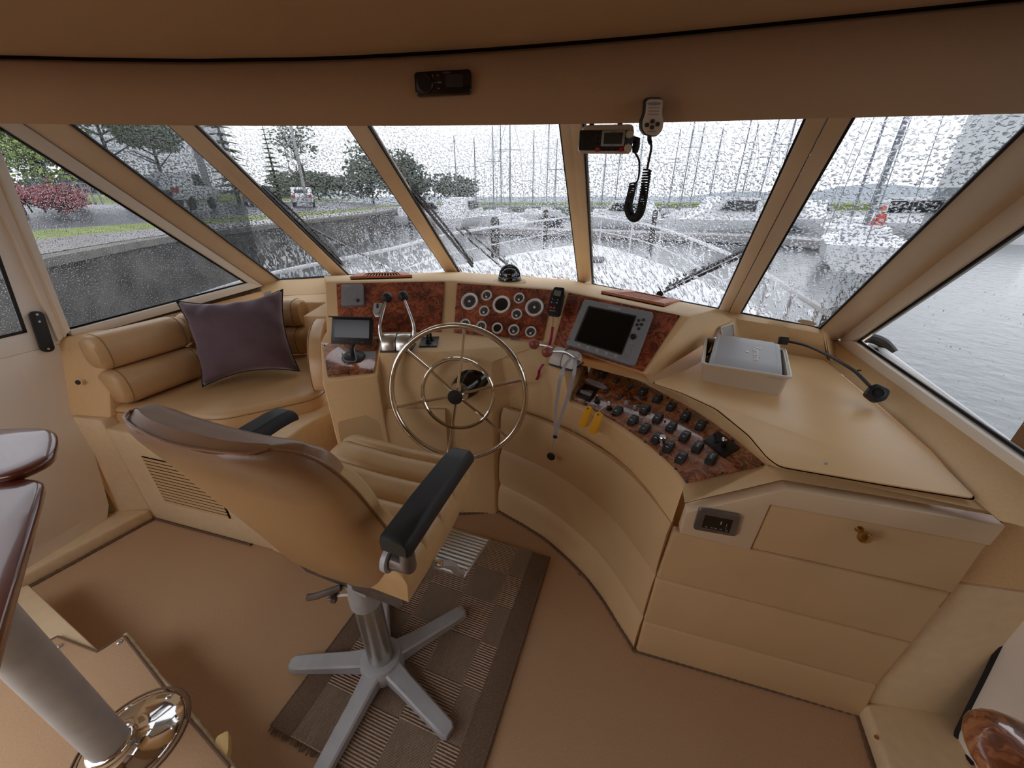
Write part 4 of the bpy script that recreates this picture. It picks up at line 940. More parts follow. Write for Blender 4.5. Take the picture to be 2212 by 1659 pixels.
# grey lanyard looped over the gear shift, black fob below
lt = thing('lanyard', 'grey neck lanyard with black fob draped over gear shift', 'lanyard', at=Z(1235, 800, .9))
nl = V((-.5, -.85, 0)); pl0 = Z(1219, 930, .66) + nl * .05
def LN(u, v, o=0): return PN(u, v, pl0 + nl * o, nl)
s1 = smoothpath([Z(1237, 772, .955), Z(1224, 784, .945), LN(1212, 810, .035), LN(1205, 850, .012), LN(1200, 890), LN(1199, 930), LN(1197, 947)], 5)
s2 = smoothpath([Z(1237, 772, .955), Z(1243, 776, .95), LN(1240, 805, .04), LN(1234, 830, .03), LN(1222, 870, .012), LN(1207, 915), LN(1198, 947)], 5)
for s in (s1, s2): add(ribbon(s, .013, .0015, (1, -.5, 0)), 'strap', MT['strap'], lt)
add(G().prism(rrect(.017, .010, .002), (0, 0, .006)), 'slider', MT['black'], lt, frame(LN(1200, 943, .002), V((1, -.5, 0)), nl), True)
add(G().tube([LN(1197, 947), LN(1194, 962), LN(1192, 970)], .002, 6), 'clip', MT['satin'], lt)
add(G().lathe([(.0, -.007), (.014, -.0065), (.0185, -.003), (.019, 0), (.0185, .003), (.014, .0065), (0, .007)], frame(LN(1190, 986), V((1, -.5, 0)), nl), 24), 'fob', MT['softblack'], lt)
# ================================================================== STEERING WHEEL
az, el = -.092, .205
wc = V((-.238, 1.462, .787)); wnv = V((math.sin(az) * math.cos(el), -math.cos(az) * math.cos(el), math.sin(el)))
FW = frame(wc, V((1, 0, 0)), wnv)
sw_ = thing('steering_wheel', 'large stainless steering wheel with six spokes and inner ring', 'steering wheel', mw=FW)
def circ(R, n, z=0): return [V((R * math.cos(2 * math.pi * i / n), R * math.sin(2 * math.pi * i / n), z)) for i in range(n)]
add(G().tube(circ(.298, 72), .0125, 12, True), 'rim', MT['steel'], sw_, world=False)
add(G().tube(circ(.157, 56, -.004), .0085, 10, True), 'inner_ring', MT['steel'], sw_, world=False)
for u, v in ((1003, 712), (1121, 822), (1096, 945), (970, 968), (863, 878), (874, 752)):
    p = lh(FW, u, v, 0); a = math.atan2(p.y, p.x); d = V((math.cos(a), math.sin(a), 0))
    add(G().tube([d * .02 + V((0, 0, .012)), d * .157 + V((0, 0, -.004)), d * .296], .0065, 10), 'spoke', MT['steel'], sw_, world=False)
hub_c = lh(FW, 992, 842, 0)
add(G().lathe([(.046, -.075), (.046, -.05), (.042, -.03), (.036, .0), (.031, .03), (.029, .042), (0, .042)], None, 28), 'hub', MT['chrome'], sw_, world=False)
add(G().lathe([(.031, .040), (.033, .046), (.030, .053), (0, .055)], None, 28), 'hub_cap', MT['black'], sw_, world=False)
inv = FW.inverted(); cb = inv @ (TRI(1028, 815, C_, D_, dn(C_, 0)) + V((0, .01, 0)))
add(G().loft([[V((c.x, c.y, 0)) + V((r * math.cos(q), r * math.sin(q), c.z)) for q in [2 * math.pi * i / 28 for i in range(28)]] for r, c in ((.036, V((0, 0, -.03))), (.054, V((0, 0, -.05)).lerp(cb, .15)), (.060, V((0, 0, -.05)).lerp(cb, .5)), (.062, cb))]), 'column_boot', MT['gloss'], sw_, world=False)
# ================================================================== HELM CHAIR
CH = math.radians(20)
FCH = T(V((-.47, .79, 0))) @ Rz(-CH)
chair = thing('helm_chair', 'tan leather helm chair with black armrests on grey five-star base', 'chair', mw=FCH)
def cp_(g, name, m, par=None, **k): return add(g, name, m, par or chair, world=False, **k)
# base star
for a in (180, 252, 324, 36, 108):
    q = math.radians(a) + CH; d = V((math.cos(q), math.sin(q), 0)); s = V((-d.y, d.x, 0)); rings = []
    for r, wd, z0, z1 in ((.0, .034, .022, .078), (.06, .033, .022, .074), (.12, .029, .020, .062), (.29, .026, .014, .046), (.325, .025, .013, .043), (.338, .017, .014, .038)):
        c = d * r; rings.append([c + s * wd + V((0, 0, z0)), c + s * wd + V((0, 0, z1 - .006)), c + s * (wd - .006) + V((0, 0, z1)), c - s * (wd - .006) + V((0, 0, z1)), c - s * wd + V((0, 0, z1 - .006)), c - s * wd + V((0, 0, z0))])
    cp_(G().loft(rings), 'base_leg', MT['greymetal'], ang=40)
    cp_(G().lathe([(.02, .0135), (.02, .007), (.016, .006), (0, .006)], T(d * .305), 16), 'glide', MT['softblack'])
cp_(G().lathe([(.075, .02), (.075, .065), (.066, .080), (.052, .084), (0, .084)], None, 28), 'base_hub', MT['greymetal'])
g = G(); rings = []
for z in (.08, .405): rings.append([V(((.0415 + (.0012 if i % 2 else 0)) * math.cos(2 * math.pi * i / 72), (.0415 + (.0012 if i % 2 else 0)) * math.sin(2 * math.pi * i / 72), z)) for i in range(72)])
post = cp_(G().loft(rings), 'post', MT['satin'], ang=80)
cp_(G().lathe([(.048, .385), (.050, .39), (.050, .43), (.046, .45), (.046, .52), (0, .52)], None, 28), 'collar', MT['greymetal'])
kb = cp_(G().tube([V((-.045, -.02, .42)), V((-.085, -.03, .41))], .006, 8), 'clamp_bolt', MT['satin'])
g = G(); fr = frame(V((-.088, -.03, .41)), V((0, 0, 1)), V((-1, -.25, -.1))); rings = []
for z, k in ((0, .8), (.004, 1), (.016, 1), (.02, .8)):
    rings.append([fr @ V(((.020 + .006 * math.cos(5 * q)) * k * math.cos(q), (.020 + .006 * math.cos(5 * q)) * k * math.sin(q), z)) for q in [2 * math.pi * i / 40 for i in range(40)]])
cp_(g.loft(rings), 'clamp_knob', MT['greybracket'], kb)
# seat pan, slide and bracket
def slab(y0, y1, hw, z0a, z0b, t, n=10):
    rings = []
    for i in range(n + 1):
        s = i / n; y = y0 + (y1 - y0) * s; k = (1 - abs(2 * s - 1) ** 6) ** .5 if 0 < s < 1 else .55; z = z0a + (z0b - z0a) * s
        rings.append([V((-hw * (.8 + .2 * k), y, z + t * .5)), V((-hw * (.7 + .2 * k), y, z)), V((hw * (.7 + .2 * k), y, z)), V((hw * (.8 + .2 * k), y, z + t * .5)), V((hw * (.78 + .2 * k), y, z + t)), V((-hw * (.78 + .2 * k), y, z + t))])
    return G().loft(rings)
cp_(slab(-.045, .30, .21, .50, .565, .045), 'seat_pan', MT['greybracket'], ang=50)
cp_(G().box((0, .03, .495), (.11, .15, .03)), 'swivel_plate', MT['greymetal'], bev=.006)
cp_(G().tube([V((-.03, -.05, .50)), V((-.09, -.09, .485)), V((-.115, -.10, .48))], .010, 8), 'slide_lever', MT['greybracket'])
# footrest : ridged plate hung from the seat front
for s in (-1, 1):
    cp_(G().tube(smoothpath([V((s * .235, .05, .60)), V((s * .25, .12, .52)), V((s * .245, .17, .42)), V((s * .235, .21, .365))], 4), .013, 8), 'footrest_arm', MT['greymetal'])
    cp_(G().lathe([(.009, 0), (.009, .012), (.006, .014), (0, .014)], frame(V((s * .25, .06, .60)), V((0, 1, 0)), V((s, 0, 0))), 12), 'hinge_bolt', MT['chrome'])
ft = []
for i in range(13):
    t = i / 12; y = .19 + .235 * t; z = .372 - .05 * t - (.02 * max(0, t - .45)); ft.append((y, z))
rings = [[V((x, y, z)) for y, z in ft] + [V((x, y, z - .010)) for y, z in ft[::-1]] for x in (-.245, .255)]
fo = cp_(G().loft(rings), 'footrest', MT['satin'], bev=.003)
for i in range(11):
    y, z = ft[1 + i]; cp_(G().box((.005, y, z + .001), (.49, .012, .004)), 'tread_rib', MT['satin'], fo, bev=.001)
# seat cushion in five channels
def seat_s(t):  # t 0 rear .. 1 front
    return -.06 + .42 * t, .690 + .085 * t - .028 * max(0, (t - .8) / .2) ** 2
chs = [0, .22, .42, .62, .82, 1.0]
for c in range(5):
    rings = []; t0, t1 = chs[c], chs[c + 1]
    for i in range(9):
        s = i / 8; t = t0 + (t1 - t0) * s; y, z = seat_s(t); hw = .245 + .012 * math.sin(t * 3.1) - (.03 * max(0, (t - .86) / .14) ** 2)
        bul = .012 * (1 - abs(2 * s - 1) ** 4); zb = z - (.115 if c < 4 else .115 - .05 * s)
        if c == 4: z -= .03 * s ** 3
        rings.append([V((-hw, y, zb)), V((-hw - .006, y, z - .045)), V((-hw + .004, y, z - .012 + bul)), V((-hw + .03, y, z + bul + .004)), V((-hw * .4, y, z + bul)), V((0, y, z + bul - .004)), V((hw * .4, y, z + bul)), V((hw - .03, y, z + bul + .004)), V((hw - .004, y, z - .012 + bul)), V((hw + .006, y, z - .045)), V((hw, y, zb))])
    rings = [[p + V((-.02, 0, 0)) for p in r] for r in rings]
    cp_(G().loft(rings), 'seat_channel', MT['leather'], ang=60)
# backrest
secs = [(-.02, .535, .17, .05), (-.052, .545, .215, .09), (-.075, .585, .236, .11), (-.105, .69, .255, .115), (-.14, .80, .264, .115), (-.175, .90, .267, .11), (-.208, 1.0, .265, .104), (-.234, 1.07, .260, .097), (-.252, 1.115, .248, .088), (-.263, 1.145, .226, .068), (-.266, 1.160, .19, .03)]
def bsec(y, z, hw, t, n=11):
    rear, front = [], []
    for i in range(n):
        u = -1 + 2 * i / (n - 1); wrap = .05 * u * u * u * u + .03 * u * u
        e = math.sqrt(max(0, 1 - abs(u) ** 7))
        rear.append(V((u * hw, y + wrap - t * .02, z)))
    return rear
def ring_back(y, z, hw, t, n=28):
    out = []
    for i in range(n):
        q = 2 * math.pi * i / n; c, s = math.cos(q), math.sin(q); u = math.copysign(abs(c) ** .45, c); v = math.copysign(abs(s) ** .6, s)
        wrap = .035 * abs(u) ** 3
        out.append(V((u * hw, y + t * .5 + v * t * .5 + wrap, z + v * t * .12)))
    return out
full = [[p + V((-.062, 0, 0)) for p in ring_back(*s)] for s in secs]
n = 28
# rear shell = rear half of every ring, front pads = front half in channels
def half(r, a, b): return [r[i % n] for i in range(a, b + 1)]
rear = [half(r, 14, 28) for r in full] + [[(p + q) / 2 for p, q in zip(half(full[-1], 14, 28), half(full[-1], 0, 14)[::-1])], [p + V((0, 0, .002)) for p in half(full[-1], 0, 14)[::-1]]]
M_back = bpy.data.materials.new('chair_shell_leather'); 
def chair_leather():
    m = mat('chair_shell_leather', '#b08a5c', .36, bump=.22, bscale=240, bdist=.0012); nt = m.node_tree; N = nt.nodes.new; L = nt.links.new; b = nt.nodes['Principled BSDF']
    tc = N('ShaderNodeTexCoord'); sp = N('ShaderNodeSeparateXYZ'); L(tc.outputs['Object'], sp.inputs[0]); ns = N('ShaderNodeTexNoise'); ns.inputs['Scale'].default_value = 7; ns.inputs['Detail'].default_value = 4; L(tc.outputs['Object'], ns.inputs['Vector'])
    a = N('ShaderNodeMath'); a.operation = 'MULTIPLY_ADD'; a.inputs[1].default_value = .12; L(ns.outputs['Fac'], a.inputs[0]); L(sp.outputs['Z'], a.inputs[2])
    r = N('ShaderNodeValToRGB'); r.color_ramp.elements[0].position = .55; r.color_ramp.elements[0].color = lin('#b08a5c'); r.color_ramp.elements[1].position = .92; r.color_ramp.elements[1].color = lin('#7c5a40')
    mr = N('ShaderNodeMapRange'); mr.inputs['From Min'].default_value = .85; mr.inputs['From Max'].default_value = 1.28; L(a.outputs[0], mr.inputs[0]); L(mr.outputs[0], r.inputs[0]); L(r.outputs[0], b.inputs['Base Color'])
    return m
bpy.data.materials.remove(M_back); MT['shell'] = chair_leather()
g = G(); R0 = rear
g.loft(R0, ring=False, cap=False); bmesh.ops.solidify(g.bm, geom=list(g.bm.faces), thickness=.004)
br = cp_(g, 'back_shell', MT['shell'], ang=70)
bounds = [0, 3, 5, 7, 10]
for k in range(4):
    a, b = bounds[k], bounds[k + 1]; rings = []
    for j in range(a * 4, b * 4 + 1):
        i = min(j // 4, 9); f = (j - i * 4) / 4; s = (j - a * 4) / (b * 4 - a * 4)
        r = [p.lerp(q, f) for p, q in zip(full[i], full[i + 1])]; h = half(r, 0, 14); bul = .010 * (1 - abs(2 * s - 1) ** 4) - .002
        mid = (r[0] + r[14]) / 2
        rings.append([p + V((0, bul * math.sin(math.pi * t / 14) ** .3 if 0 < t < 14 else 0, 0)) for t, p in enumerate(h)])
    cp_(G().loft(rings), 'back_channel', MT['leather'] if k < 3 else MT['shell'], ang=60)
edge = [r[0] + V((.002, 0, 0)) for r in full] + [full[-1][i] + V((0, 0, .003)) for i in (27, 24, 21, 18, 15)] + [r[14] + V((-.002, 0, 0)) for r in full[::-1]]
cp_(G().tube(smoothpath(edge, 3), .0028, 6), 'piping', MT['brownleather'], br)
e2 = [full[i][22] .lerp(full[i][24], .5) + V((0, -.001, 0)) for i in range(2, 10)]
# armrests
for s in (-1, 1):
    rings = []
    for y, z, h, wd in ((-.165, .947, .034, .030), (-.155, .952, .042, .034), (-.05, .962, .042, .034), (.09, .968, .040, .033), (.13, .966, .040, .031), (.148, .956, .034, .029), (.158, .944, .024, .026)):
        x = s * .308; y = y if s > 0 else max(y, -.07 + (y + .165) * .3); rings.append([V((x - wd, y, z - h)), V((x - wd, y, z - .010)), V((x - wd + .008, y, z)), V((x + wd - .008, y, z)), V((x + wd, y, z - .010)), V((x + wd, y, z - h))])
    ar = cp_(G().loft(rings), 'armrest', MT['softblack'], ang=45)
    yb = -.125 if s > 0 else -.02
    br_ = cp_(G().tube([V((s * .27, yb, .835)), V((s * .305, yb, .835)), V((s * .306, yb, .87)), V((s * .307, yb, .92))], [.022, .021, .016, .014], 14), 'arm_bracket', MT['greybracket'], ar)
    cp_(G().lathe([(.031, 0), (.031, .012), (.024, .014), (.02, .006), (0, .006)], frame(V((s * .252, yb, .835)), V((0, 1, 0)), V((s, 0, 0))), 24), 'arm_pivot', MT['greymetal'], ar)
# ================================================================== RUG
ra, rb_ = Z(1187, 1205, .004), Z(1045, 1659, .004); rd = (ra - rb_).normalized(); rn = V((-rd.y, rd.x, 0))   # rn points left
rl = Z(585, 1570, .004); wid = (rl - rb_).dot(rn)
FRG = frame(ra, rn * -1, V((0, 0, 1)))
rlen = (ra - rl).dot(rd)
rug = thing('door_mat', 'brown checkered woven rug under the helm chair', 'rug', mw=FRG)
L0 = -rlen
def rect(x0, x1, y0, y1, z0, z1): return G().prism([V((x0, y0, z0)), V((x1, y0, z0)), V((x1, y1, z0)), V((x0, y1, z0))], (0, 0, z1 - z0))
bw = .085
ysh = (Z(860, 1178) - ra).dot(rd) 
add(rect(-wid + bw, -bw, L0, 0, 0, .007), 'field', MT['rug'], rug, world=False)
for x0, x1 in ((-bw, 0), (-wid, -wid + bw)): add(rect(x0, x1, L0, 0, 0, .008), 'border', MT['rugb'], rug, world=False, bev=.002)
for x in (-.002, -wid + .002):
    n = 120; add(G().tube([V((x, L0 + (0 - L0) * i / n, .005)) for i in range(n + 1)], [.0045 + .0015 * (i % 2) for i in range(n + 1)], 6), 'overlock_edge', MT['rugb'], rug, world=False)
g = G()
for i in range(70):
    x = -wid + wid * (i + .5) / 70; a = random.uniform(-.006, .006); g.tube([V((x, L0 + .004, .004)), V((x + a, L0 - .010 - random.random() * .008, .003))], .0022, 4)
o = add(g, 'fringe', MT['rugb'], rug, world=False); o['kind'] = 'stuff'
# ================================================================== SETTEE
se = thing('settee', 'tan leather corner settee with two rolled bolsters under left window', 'settee', at=(-1.5, 1.7, 0))
pth = smoothpath([V(p) for p in ((-1.945, 1.60, 0), (-1.86, 1.83, 0), (-1.77, 2.06, 0), (-1.63, 2.26, 0), (-1.46, 2.335, 0), (-1.285, 2.34, 0))], 6)
def roll(zc, ry, rz, off, s0, s1, name='bolster'):
    P = resample(pth, 61)[int(s0 * 60):int(s1 * 60) + 1]; n = len(P); rings = []
    for i, p in enumerate(P):
        d = (P[min(i + 1, n - 1)] - P[max(i - 1, 0)]).normalized(); inn = V((d.y, -d.x, 0)); e = min(i, n - 1 - i)
        k = {0: .80, 1: .93, 2: .98}.get(e, 1); r = []
        for j in range(20):
            q = 2 * math.pi * j / 20; c, s = math.cos(q), math.sin(q)
            r.append(p + inn * (off + math.copysign(abs(c) ** .75, c) * ry * k) + V((0, 0, zc + math.copysign(abs(s) ** .75, s) * rz * k)))
        rings.append(r)
    o = add(G().loft(rings), name, MT['seatleather'], se, ang=60)
    # stitched welt at both ends
    for i in (2, n - 3):
        add(G().tube(rings[i], .0022, 5, True), 'welt', MT['seam'], o)
for a, b in ((0, .36), (.36, .70), (.70, 1.0)):
    roll(.925, .075, .083, .05, a, b); roll(.755, .085, .088, .07, a, b)
cs = [Z(235, 880, .66), V((-1.65, 1.515, .66)), Z(472, 899, .66), V((-1.15, 1.6, .66)), Z(668, 857, .66), V((-.985, 1.75, .66)), V((-1.06, 2.1, .66)), V((-1.3, 2.3, .66)), V((-1.6, 2.22, .66)), V((-1.83, 1.85, .66)), V((-1.97, 1.62, .66))]
cso = rounded(cs, .05, 3)
def cushion(o, z0, z1, name):
    c = sum(o, V()) / len(o); rings = []
    for z, k in ((z0, .985), (z0 + .02, 1.0), (z1 - .035, 1.0), (z1 - .012, .985), (z1 - .002, .955), (z1 + .004, .85), (z1 + .007, .5), (z1 + .008, .05)):
        rings.append([V((c.x + (p.x - c.x) * k, c.y + (p.y - c.y) * k, z)) for p in o])
    return add(G().loft(rings), name, MT['seatleather'], se, ang=60)
sc_ = cushion(cso, .565, .66, 'seat_cushion')
add(G().tube([V((p.x, p.y, .638)) + (p - sum(cso, V()) / len(cso)).normalized() * .001 for p in cso], .0022, 5, True), 'welt', MT['seam'], sc_)
# end pad against the console
ep = [V((0, y, z)) for y, z in ((1.71, .665), (1.715, .74), (1.75, .84), (1.84, .915), (1.98, .945), (2.12, .945), (2.12, .665))]
rings = []
for x, k in ((-.045, .9), (-.032, 1), (.032, 1), (.045, .9)):
    cy_, cz = 1.92, .8; rings.append([V((x - .98 - (p.y - 1.72) * .28, cy_ + (p.y - cy_) * k, cz + (p.z - cz) * k)) for p in rounded(ep, .04, 3)])
epo = add(G().loft(rings), 'end_bolster', MT['seatleather'], se, bev=.006, ang=60)
add(G().tube(rings[1], .0022, 5, True), 'welt', MT['seam'], epo)
# plinth below, with louvred vent
pb = [FLc, V((-1.08, 1.283, 0)), V((-1.0, 1.55, 0)), V((-.93, 1.70, 0)), V((-1.0, 2.3, 0)), V((-1.9, 2.2, 0)), V((-2.0, 1.6, 0))]
add(G().prism(pb, (0, 0, .57)), 'plinth', MT['cream'], se, bev=.012, bseg=3)
pn_ = (V((-1.3, 1.343, 0)) - FLc).normalized(); pnn = V((pn_.y, -pn_.x, 0)); FP = frame(FLc + pnn * .001, pn_, pnn)
lq = [lh(FP, u, v, 0) for u, v in ((306, 985), (445, 1005), (480, 1112), (331, 1077))]
x0, x1, y0, y1 = lq[0].x, lq[2].x + .05, lq[3].y, lq[0].y
lv = add(G().prism([V((x0, y0, 0)), V((x1, y0, 0)), V((x1, y1, 0)), V((x0, y1, 0))], (0, 0, .002)), 'vent_opening', MT['darkgap'], se, FP, True)
ns = 14; SH = (y1 - y0) / 14; slm = G().prism([V((x0 + .006, -.32 * SH, .002)), V((x0 + .006, .26 * SH, .001)), V((x0 + .006, .30 * SH, .004)), V((x0 + .006, -.32 * SH, .006))], V((x1 - x0 - .012, 0, 0))).mesh('louvre_slat', MT['cedar'] if 0 else MT['panel'])
for k in range(ns):
    o = link('louvre_slat', slm, lv, T(V((0, y0 + (y1 - y0) * (k + .5) / ns, 0))), False)
# ================================================================== PILLOW
pc = dict(bl=Z(437, 836, .682), br=Z(648, 802, .69), tl=Z(380, 650, 1.09), tr=Z(611, 625, 1.10))
pil = thing('throw_pillow', 'plum velvet throw pillow leaning on the settee back', 'pillow', at=(pc['bl'] + pc['br']) / 2)
nrm = (pc['br'] - pc['bl']).cross(pc['tl'] - pc['bl']).normalized(); nrm = nrm if nrm.y < 0 else -nrm
def pp(s, t, side):
    b = pc['bl'].lerp(pc['br'], s).lerp(pc['tl'].lerp(pc['tr'], s), t); a, c = 2 * s - 1, 2 * t - 1
    pinch = .105 * (1 - a * a) * c * abs(c) ** 3; pin2 = .07 * (1 - c * c) * a * abs(a) ** 3
    b = b - (pc['tl'] - pc['bl']) * pinch * 1.0 - (pc['br'] - pc['bl']) * pin2
    h = .105 * (max(0, 1 - a * a) * max(0, 1 - c * c)) ** .42
    wr_ = .008 * math.sin(9 * s + 6 * t) * (1 - abs(a)) + .006 * math.sin(22 * t + 3 * math.sin(7 * s)) * abs(a) ** 2 * (1 - a * a) * 4 + .010 * math.exp(-((t - .95 + .25 * abs(s - .5)) / .07) ** 2) * math.sin(26 * s)
    return b + nrm * (side * (h + (wr_ if h > .01 else 0)))
gr = G(); gr.grid(lambda s, t: pp(s, t, 1), 28, 28); gr.grid(lambda s, t: pp(s, t, -1), 28, 28)
add(gr, 'cover', MT['velvet'], pil, ang=80, weld=.0008)
loop = [pp(i / 20, 0, 0) for i in range(20)] + [pp(1, i / 20, 0) for i in range(20)] + [pp(1 - i / 20, 1, 0) for i in range(20)] + [pp(0, 1 - i / 20, 0) for i in range(20)]
add(G().tube(loop, .004, 6, True), 'piping', MT['piping'], pil)
add(G().prism([pp(.80, 1, 0), pp(.87, 1, 0), pp(.87, 1, 0) + V((.005, 0, .022)), pp(.80, 1, 0) + V((.0, 0, .022))], nrm * .001), 'label_tag', MT['white'], pil)
# ================================================================== TABLE, POLE, FLOOR MAT (lower left)
tb = thing('dining_table', 'dark mahogany drop-leaf table on a grey pole beside left door', 'table', at=Z(290, 1600, PZ))
def leaf(px, z, th, name):
    o = rounded([Z(u, v, z) for u, v in px], .05, 4); c = sum(o, V()) / len(o); rings = []
    for dz, k in ((-th, -.008), (-th * .8, 0), (-th * .35, .004), (-th * .12, .0), (0, -.010), (0.0, -.06)):
        rings.append([p + (p - c).normalized() * k + V((0, 0, dz)) for p in o])
    return add(G().loft(rings), name, MT['mahog'], tb, ang=50)
leaf([(-420, 960), (-200, 935), (60, 922), (112, 926), (120, 946), (110, 988), (20, 1028), (-300, 1060)], .89, .030, 'table_leaf')
leaf([(-500, 1040), (40, 1031), (92, 1036), (80, 1085), (20, 1290), (-60, 1560), (-500, 1560)], .868, .030, 'table_leaf')
bc_ = Z(290, 1602, PZ); pc_ = Z(222, 1645, PZ + .06)
# domed chrome base with pole socket
fb_ = T(bc_)
px_ = V((pc_.x - bc_.x, pc_.y - bc_.y, 0))
rings = []
for r, z, k in ((.118, 0, 0), (.119, .004, 0), (.112, .012, .05), (.095, .024, .2), (.07, .036, .55), (.052, .048, .9), (.050, .062, 1), (.050, .075, 1), (.044, .080, 1)):
    rings.append([bc_ + px_ * k * .55 + V((r * math.cos(q), r * math.sin(q), z + .004)) for q in [2 * math.pi * i / 40 for i in range(40)]])
tbb = add(G().loft(rings), 'base_flange', MT['chrome'], tb, ang=60)
for q in (15, 75, 135, 195, 255, 315):
    a = math.radians(q); add(G().ball(bc_ + V((.100 * math.cos(a), .100 * math.sin(a), .022)), .009, seg=10, sc=(1, 1, .5)), 'screw', MT['satin'], tbb)
pt = bc_ + px_ * .55
add(G().lathe([(.040, .06), (.040, .69), (0, .69)], T(pt), 32), 'pole', MT['greymetal'], tb)
mt = thing('step_mat', 'brown carpet mat with snap studs on the raised step', 'mat', at=Z(200, 1500, PZ))
mpx = [(126, 1377), (213, 1411), (268, 1374), (380, 1520), (497, 1659), (430, 1800), (-300, 1800), (-200, 1600), (0, 1443)]
mo_ = [Z(u, v, PZ + .001) for u, v in mpx]
add(G().prism(mo_, (0, 0, .006)), 'carpet', MT['carpet'], mt, bev=.002)
add(G().tube(resample([p + V((0, 0, .006)) for p in mo_[:5]] , 60), .0035, 6), 'bound_edge', MT['binding'], mt)
add(G().tube(resample([p + V((0, 0, .006)) for p in (mo_[-1], mo_[0])], 30), .0035, 6), 'bound_edge', MT['binding'], mt)
add(G().tube([bc_ + V((.128 * math.cos(2 * math.pi * i / 40), .128 * math.sin(2 * math.pi * i / 40), .008)) for i in range(40)], .0035, 6, True), 'bound_edge', MT['binding'], mt)
for u, v in ((128, 1396), (258, 1387), (377, 1556)): add(G().ball(Z(u, v, PZ + .008), .009, seg=12, sc=(1, 1, .55)), 'snap_stud', MT['satin'], mt)
# burl table corner at lower right
kt = Z(2185, 1650, .62)
wk = thing('side_table', 'rounded glossy burl table corner at the lower right', 'table', at=kt)
add(G().ball(kt + V((.03, -.035, 0)), .095, seg=28, sc=(1.0, 1.25, .45)), 'table_top', MT['burl2'], wk)
add(G().lathe([(.022, -.62), (.022, -.02), (0, -.02)], T(kt + V((.03, -.035, 0))), 20), 'post', MT['greymetal'], wk)
# ================================================================== THINGS ON THE CHART TABLE AND FASCIA
LZ = .912
bxr = thing('instrument_tray', 'white plastic tray holding an instrument cover on the chart table', 'tray', at=Z(1600, 830, LZ))
bb = [Z(1516, 822, LZ), Z(1686, 856, LZ)]; bdep = V((.15, .31, 0)); bb += [bb[1] + bdep, bb[0] + bdep]
rt = [Z(1514, 785, .992), Z(1713, 817, .992), Z(1699, 755, .992), Z(1522, 728, .992)]
rt[2] = rt[1] + (rt[2] - rt[1]); 
def inset(q, d): c = sum(q, V()) / 4; return [p + (c - p).normalized() * d for p in q]
bo = rounded(bb, .012, 3); ro = rounded(inset(rt, .012), .014, 3); rim = rounded(rt, .014, 3)
ri = rounded(inset(rt, .02), .012, 3); bi = [p + V((0, 0, .006)) for p in rounded(inset(bb, .008), .012, 3)]
up1 = [p + V((0, 0, -.004)) for p in rim]
g = G().loft([bo, [p + V((0, 0, -.012)) for p in ro], up1, rim, ri, bi])
add(g, 'tray_body', MT['offwhite'], bxr, ang=40)
add(G().tube([p + V((0, 0, .001)) for p in rounded(inset(rt, .006), .014, 3)], .0028, 6, True), 'rim_bead', MT['white'], bxr)
# cables glimpsed inside the tray
for k, mm in enumerate(('yellow', 'black', 'brass')): add(G().tube(smoothpath([Z(1527, 775 - k * 6, .96), Z(1534, 758, .965 + .01 * k), Z(1540, 740 - k * 4, .96)], 4), .004, 6), 'cable', MT[mm], bxr)
cv = thing('sun_cover', 'grey sun cover printed Raymarine lying in the white tray', 'cover', at=Z(1615, 770, .985))
cq = [Z(1531, 781, .998), Z(1694, 809, .998), Z(1687, 737, 1.015), Z(1549, 717, 1.015)]
cn = (cq[1] - cq[0]).cross(cq[3] - cq[0]).normalized(); cn = cn if cn.z > 0 else -cn; fcv = frame(cq[0], cq[1] - cq[0], cn); ic = fcv.inverted(); lc = [ic @ p for p in cq]
xs = [0, .008, .05, .056, .064, .90, .91, .92, .985, 1]; hs = [-.014, 0, .003, .003, 0, 0, .0, -.004, -.004, -.016]
rings = []
for x, h in zip(xs, hs):
    a = lc[0].lerp(lc[1], x); b = lc[3].lerp(lc[2], x); r = []
    for j in range(9):
        t = j / 8; p = a.lerp(b, t); r.append(V((p.x, p.y, h - (.010 if j in (0, 8) else 0))))
    rings.append(r + [V((b.x, b.y, -.022)), V((a.x, a.y, -.022))])
add(G().loft(rings), 'shell', MT['lgrey'], cv, fcv, True, ang=45)
tp = ic @ TRI(1635, 764, cq[0], cq[1], cq[2]); tp.z = .0012
dirb = ((lc[0] - lc[3]) + (lc[1] - lc[2])).normalized()
text('Raymarine', .034, fcv @ T(tp) @ Rz(math.atan2(dirb.y, dirb.x)), MT['white'], cv, bold=.0006)
add(G().lathe([(.006, 0), (.006, .002), (0, .002)], None, 16), 'logo_dot', MT['white'], cv, fcv @ T(V((*(ic @ TRI(1614, 760, cq[0], cq[1], cq[2])).xy, .0))), True)
# outlet behind the tray
of = thing('wall_outlet', 'white framed outlet on the shelf wall behind the tray', 'outlet', at=Z(1570, 712, .95))
c = TRI(1569, 713, lowl[0], topl[1], topl[0]) + V((-.01, -.03, 0)); fo_ = frame(c, V((.75, .62, 0)), V((.45, -.75, .3)))
for q in (((0, .032, 0), (.11, .012, .01)), ((0, -.032, 0), (.11, .012, .01)), ((-.05, 0, 0), (.012, .052, .01)), ((.05, 0, 0), (.012, .052, .01))): add(G().box(*q), 'frame_bar', MT['offwhite'], of, fo_, True, bev=.002)
add(G().box((0, 0, -.002), (.09, .05, .006)), 'socket_face', MT['lgrey'], of, fo_, True)
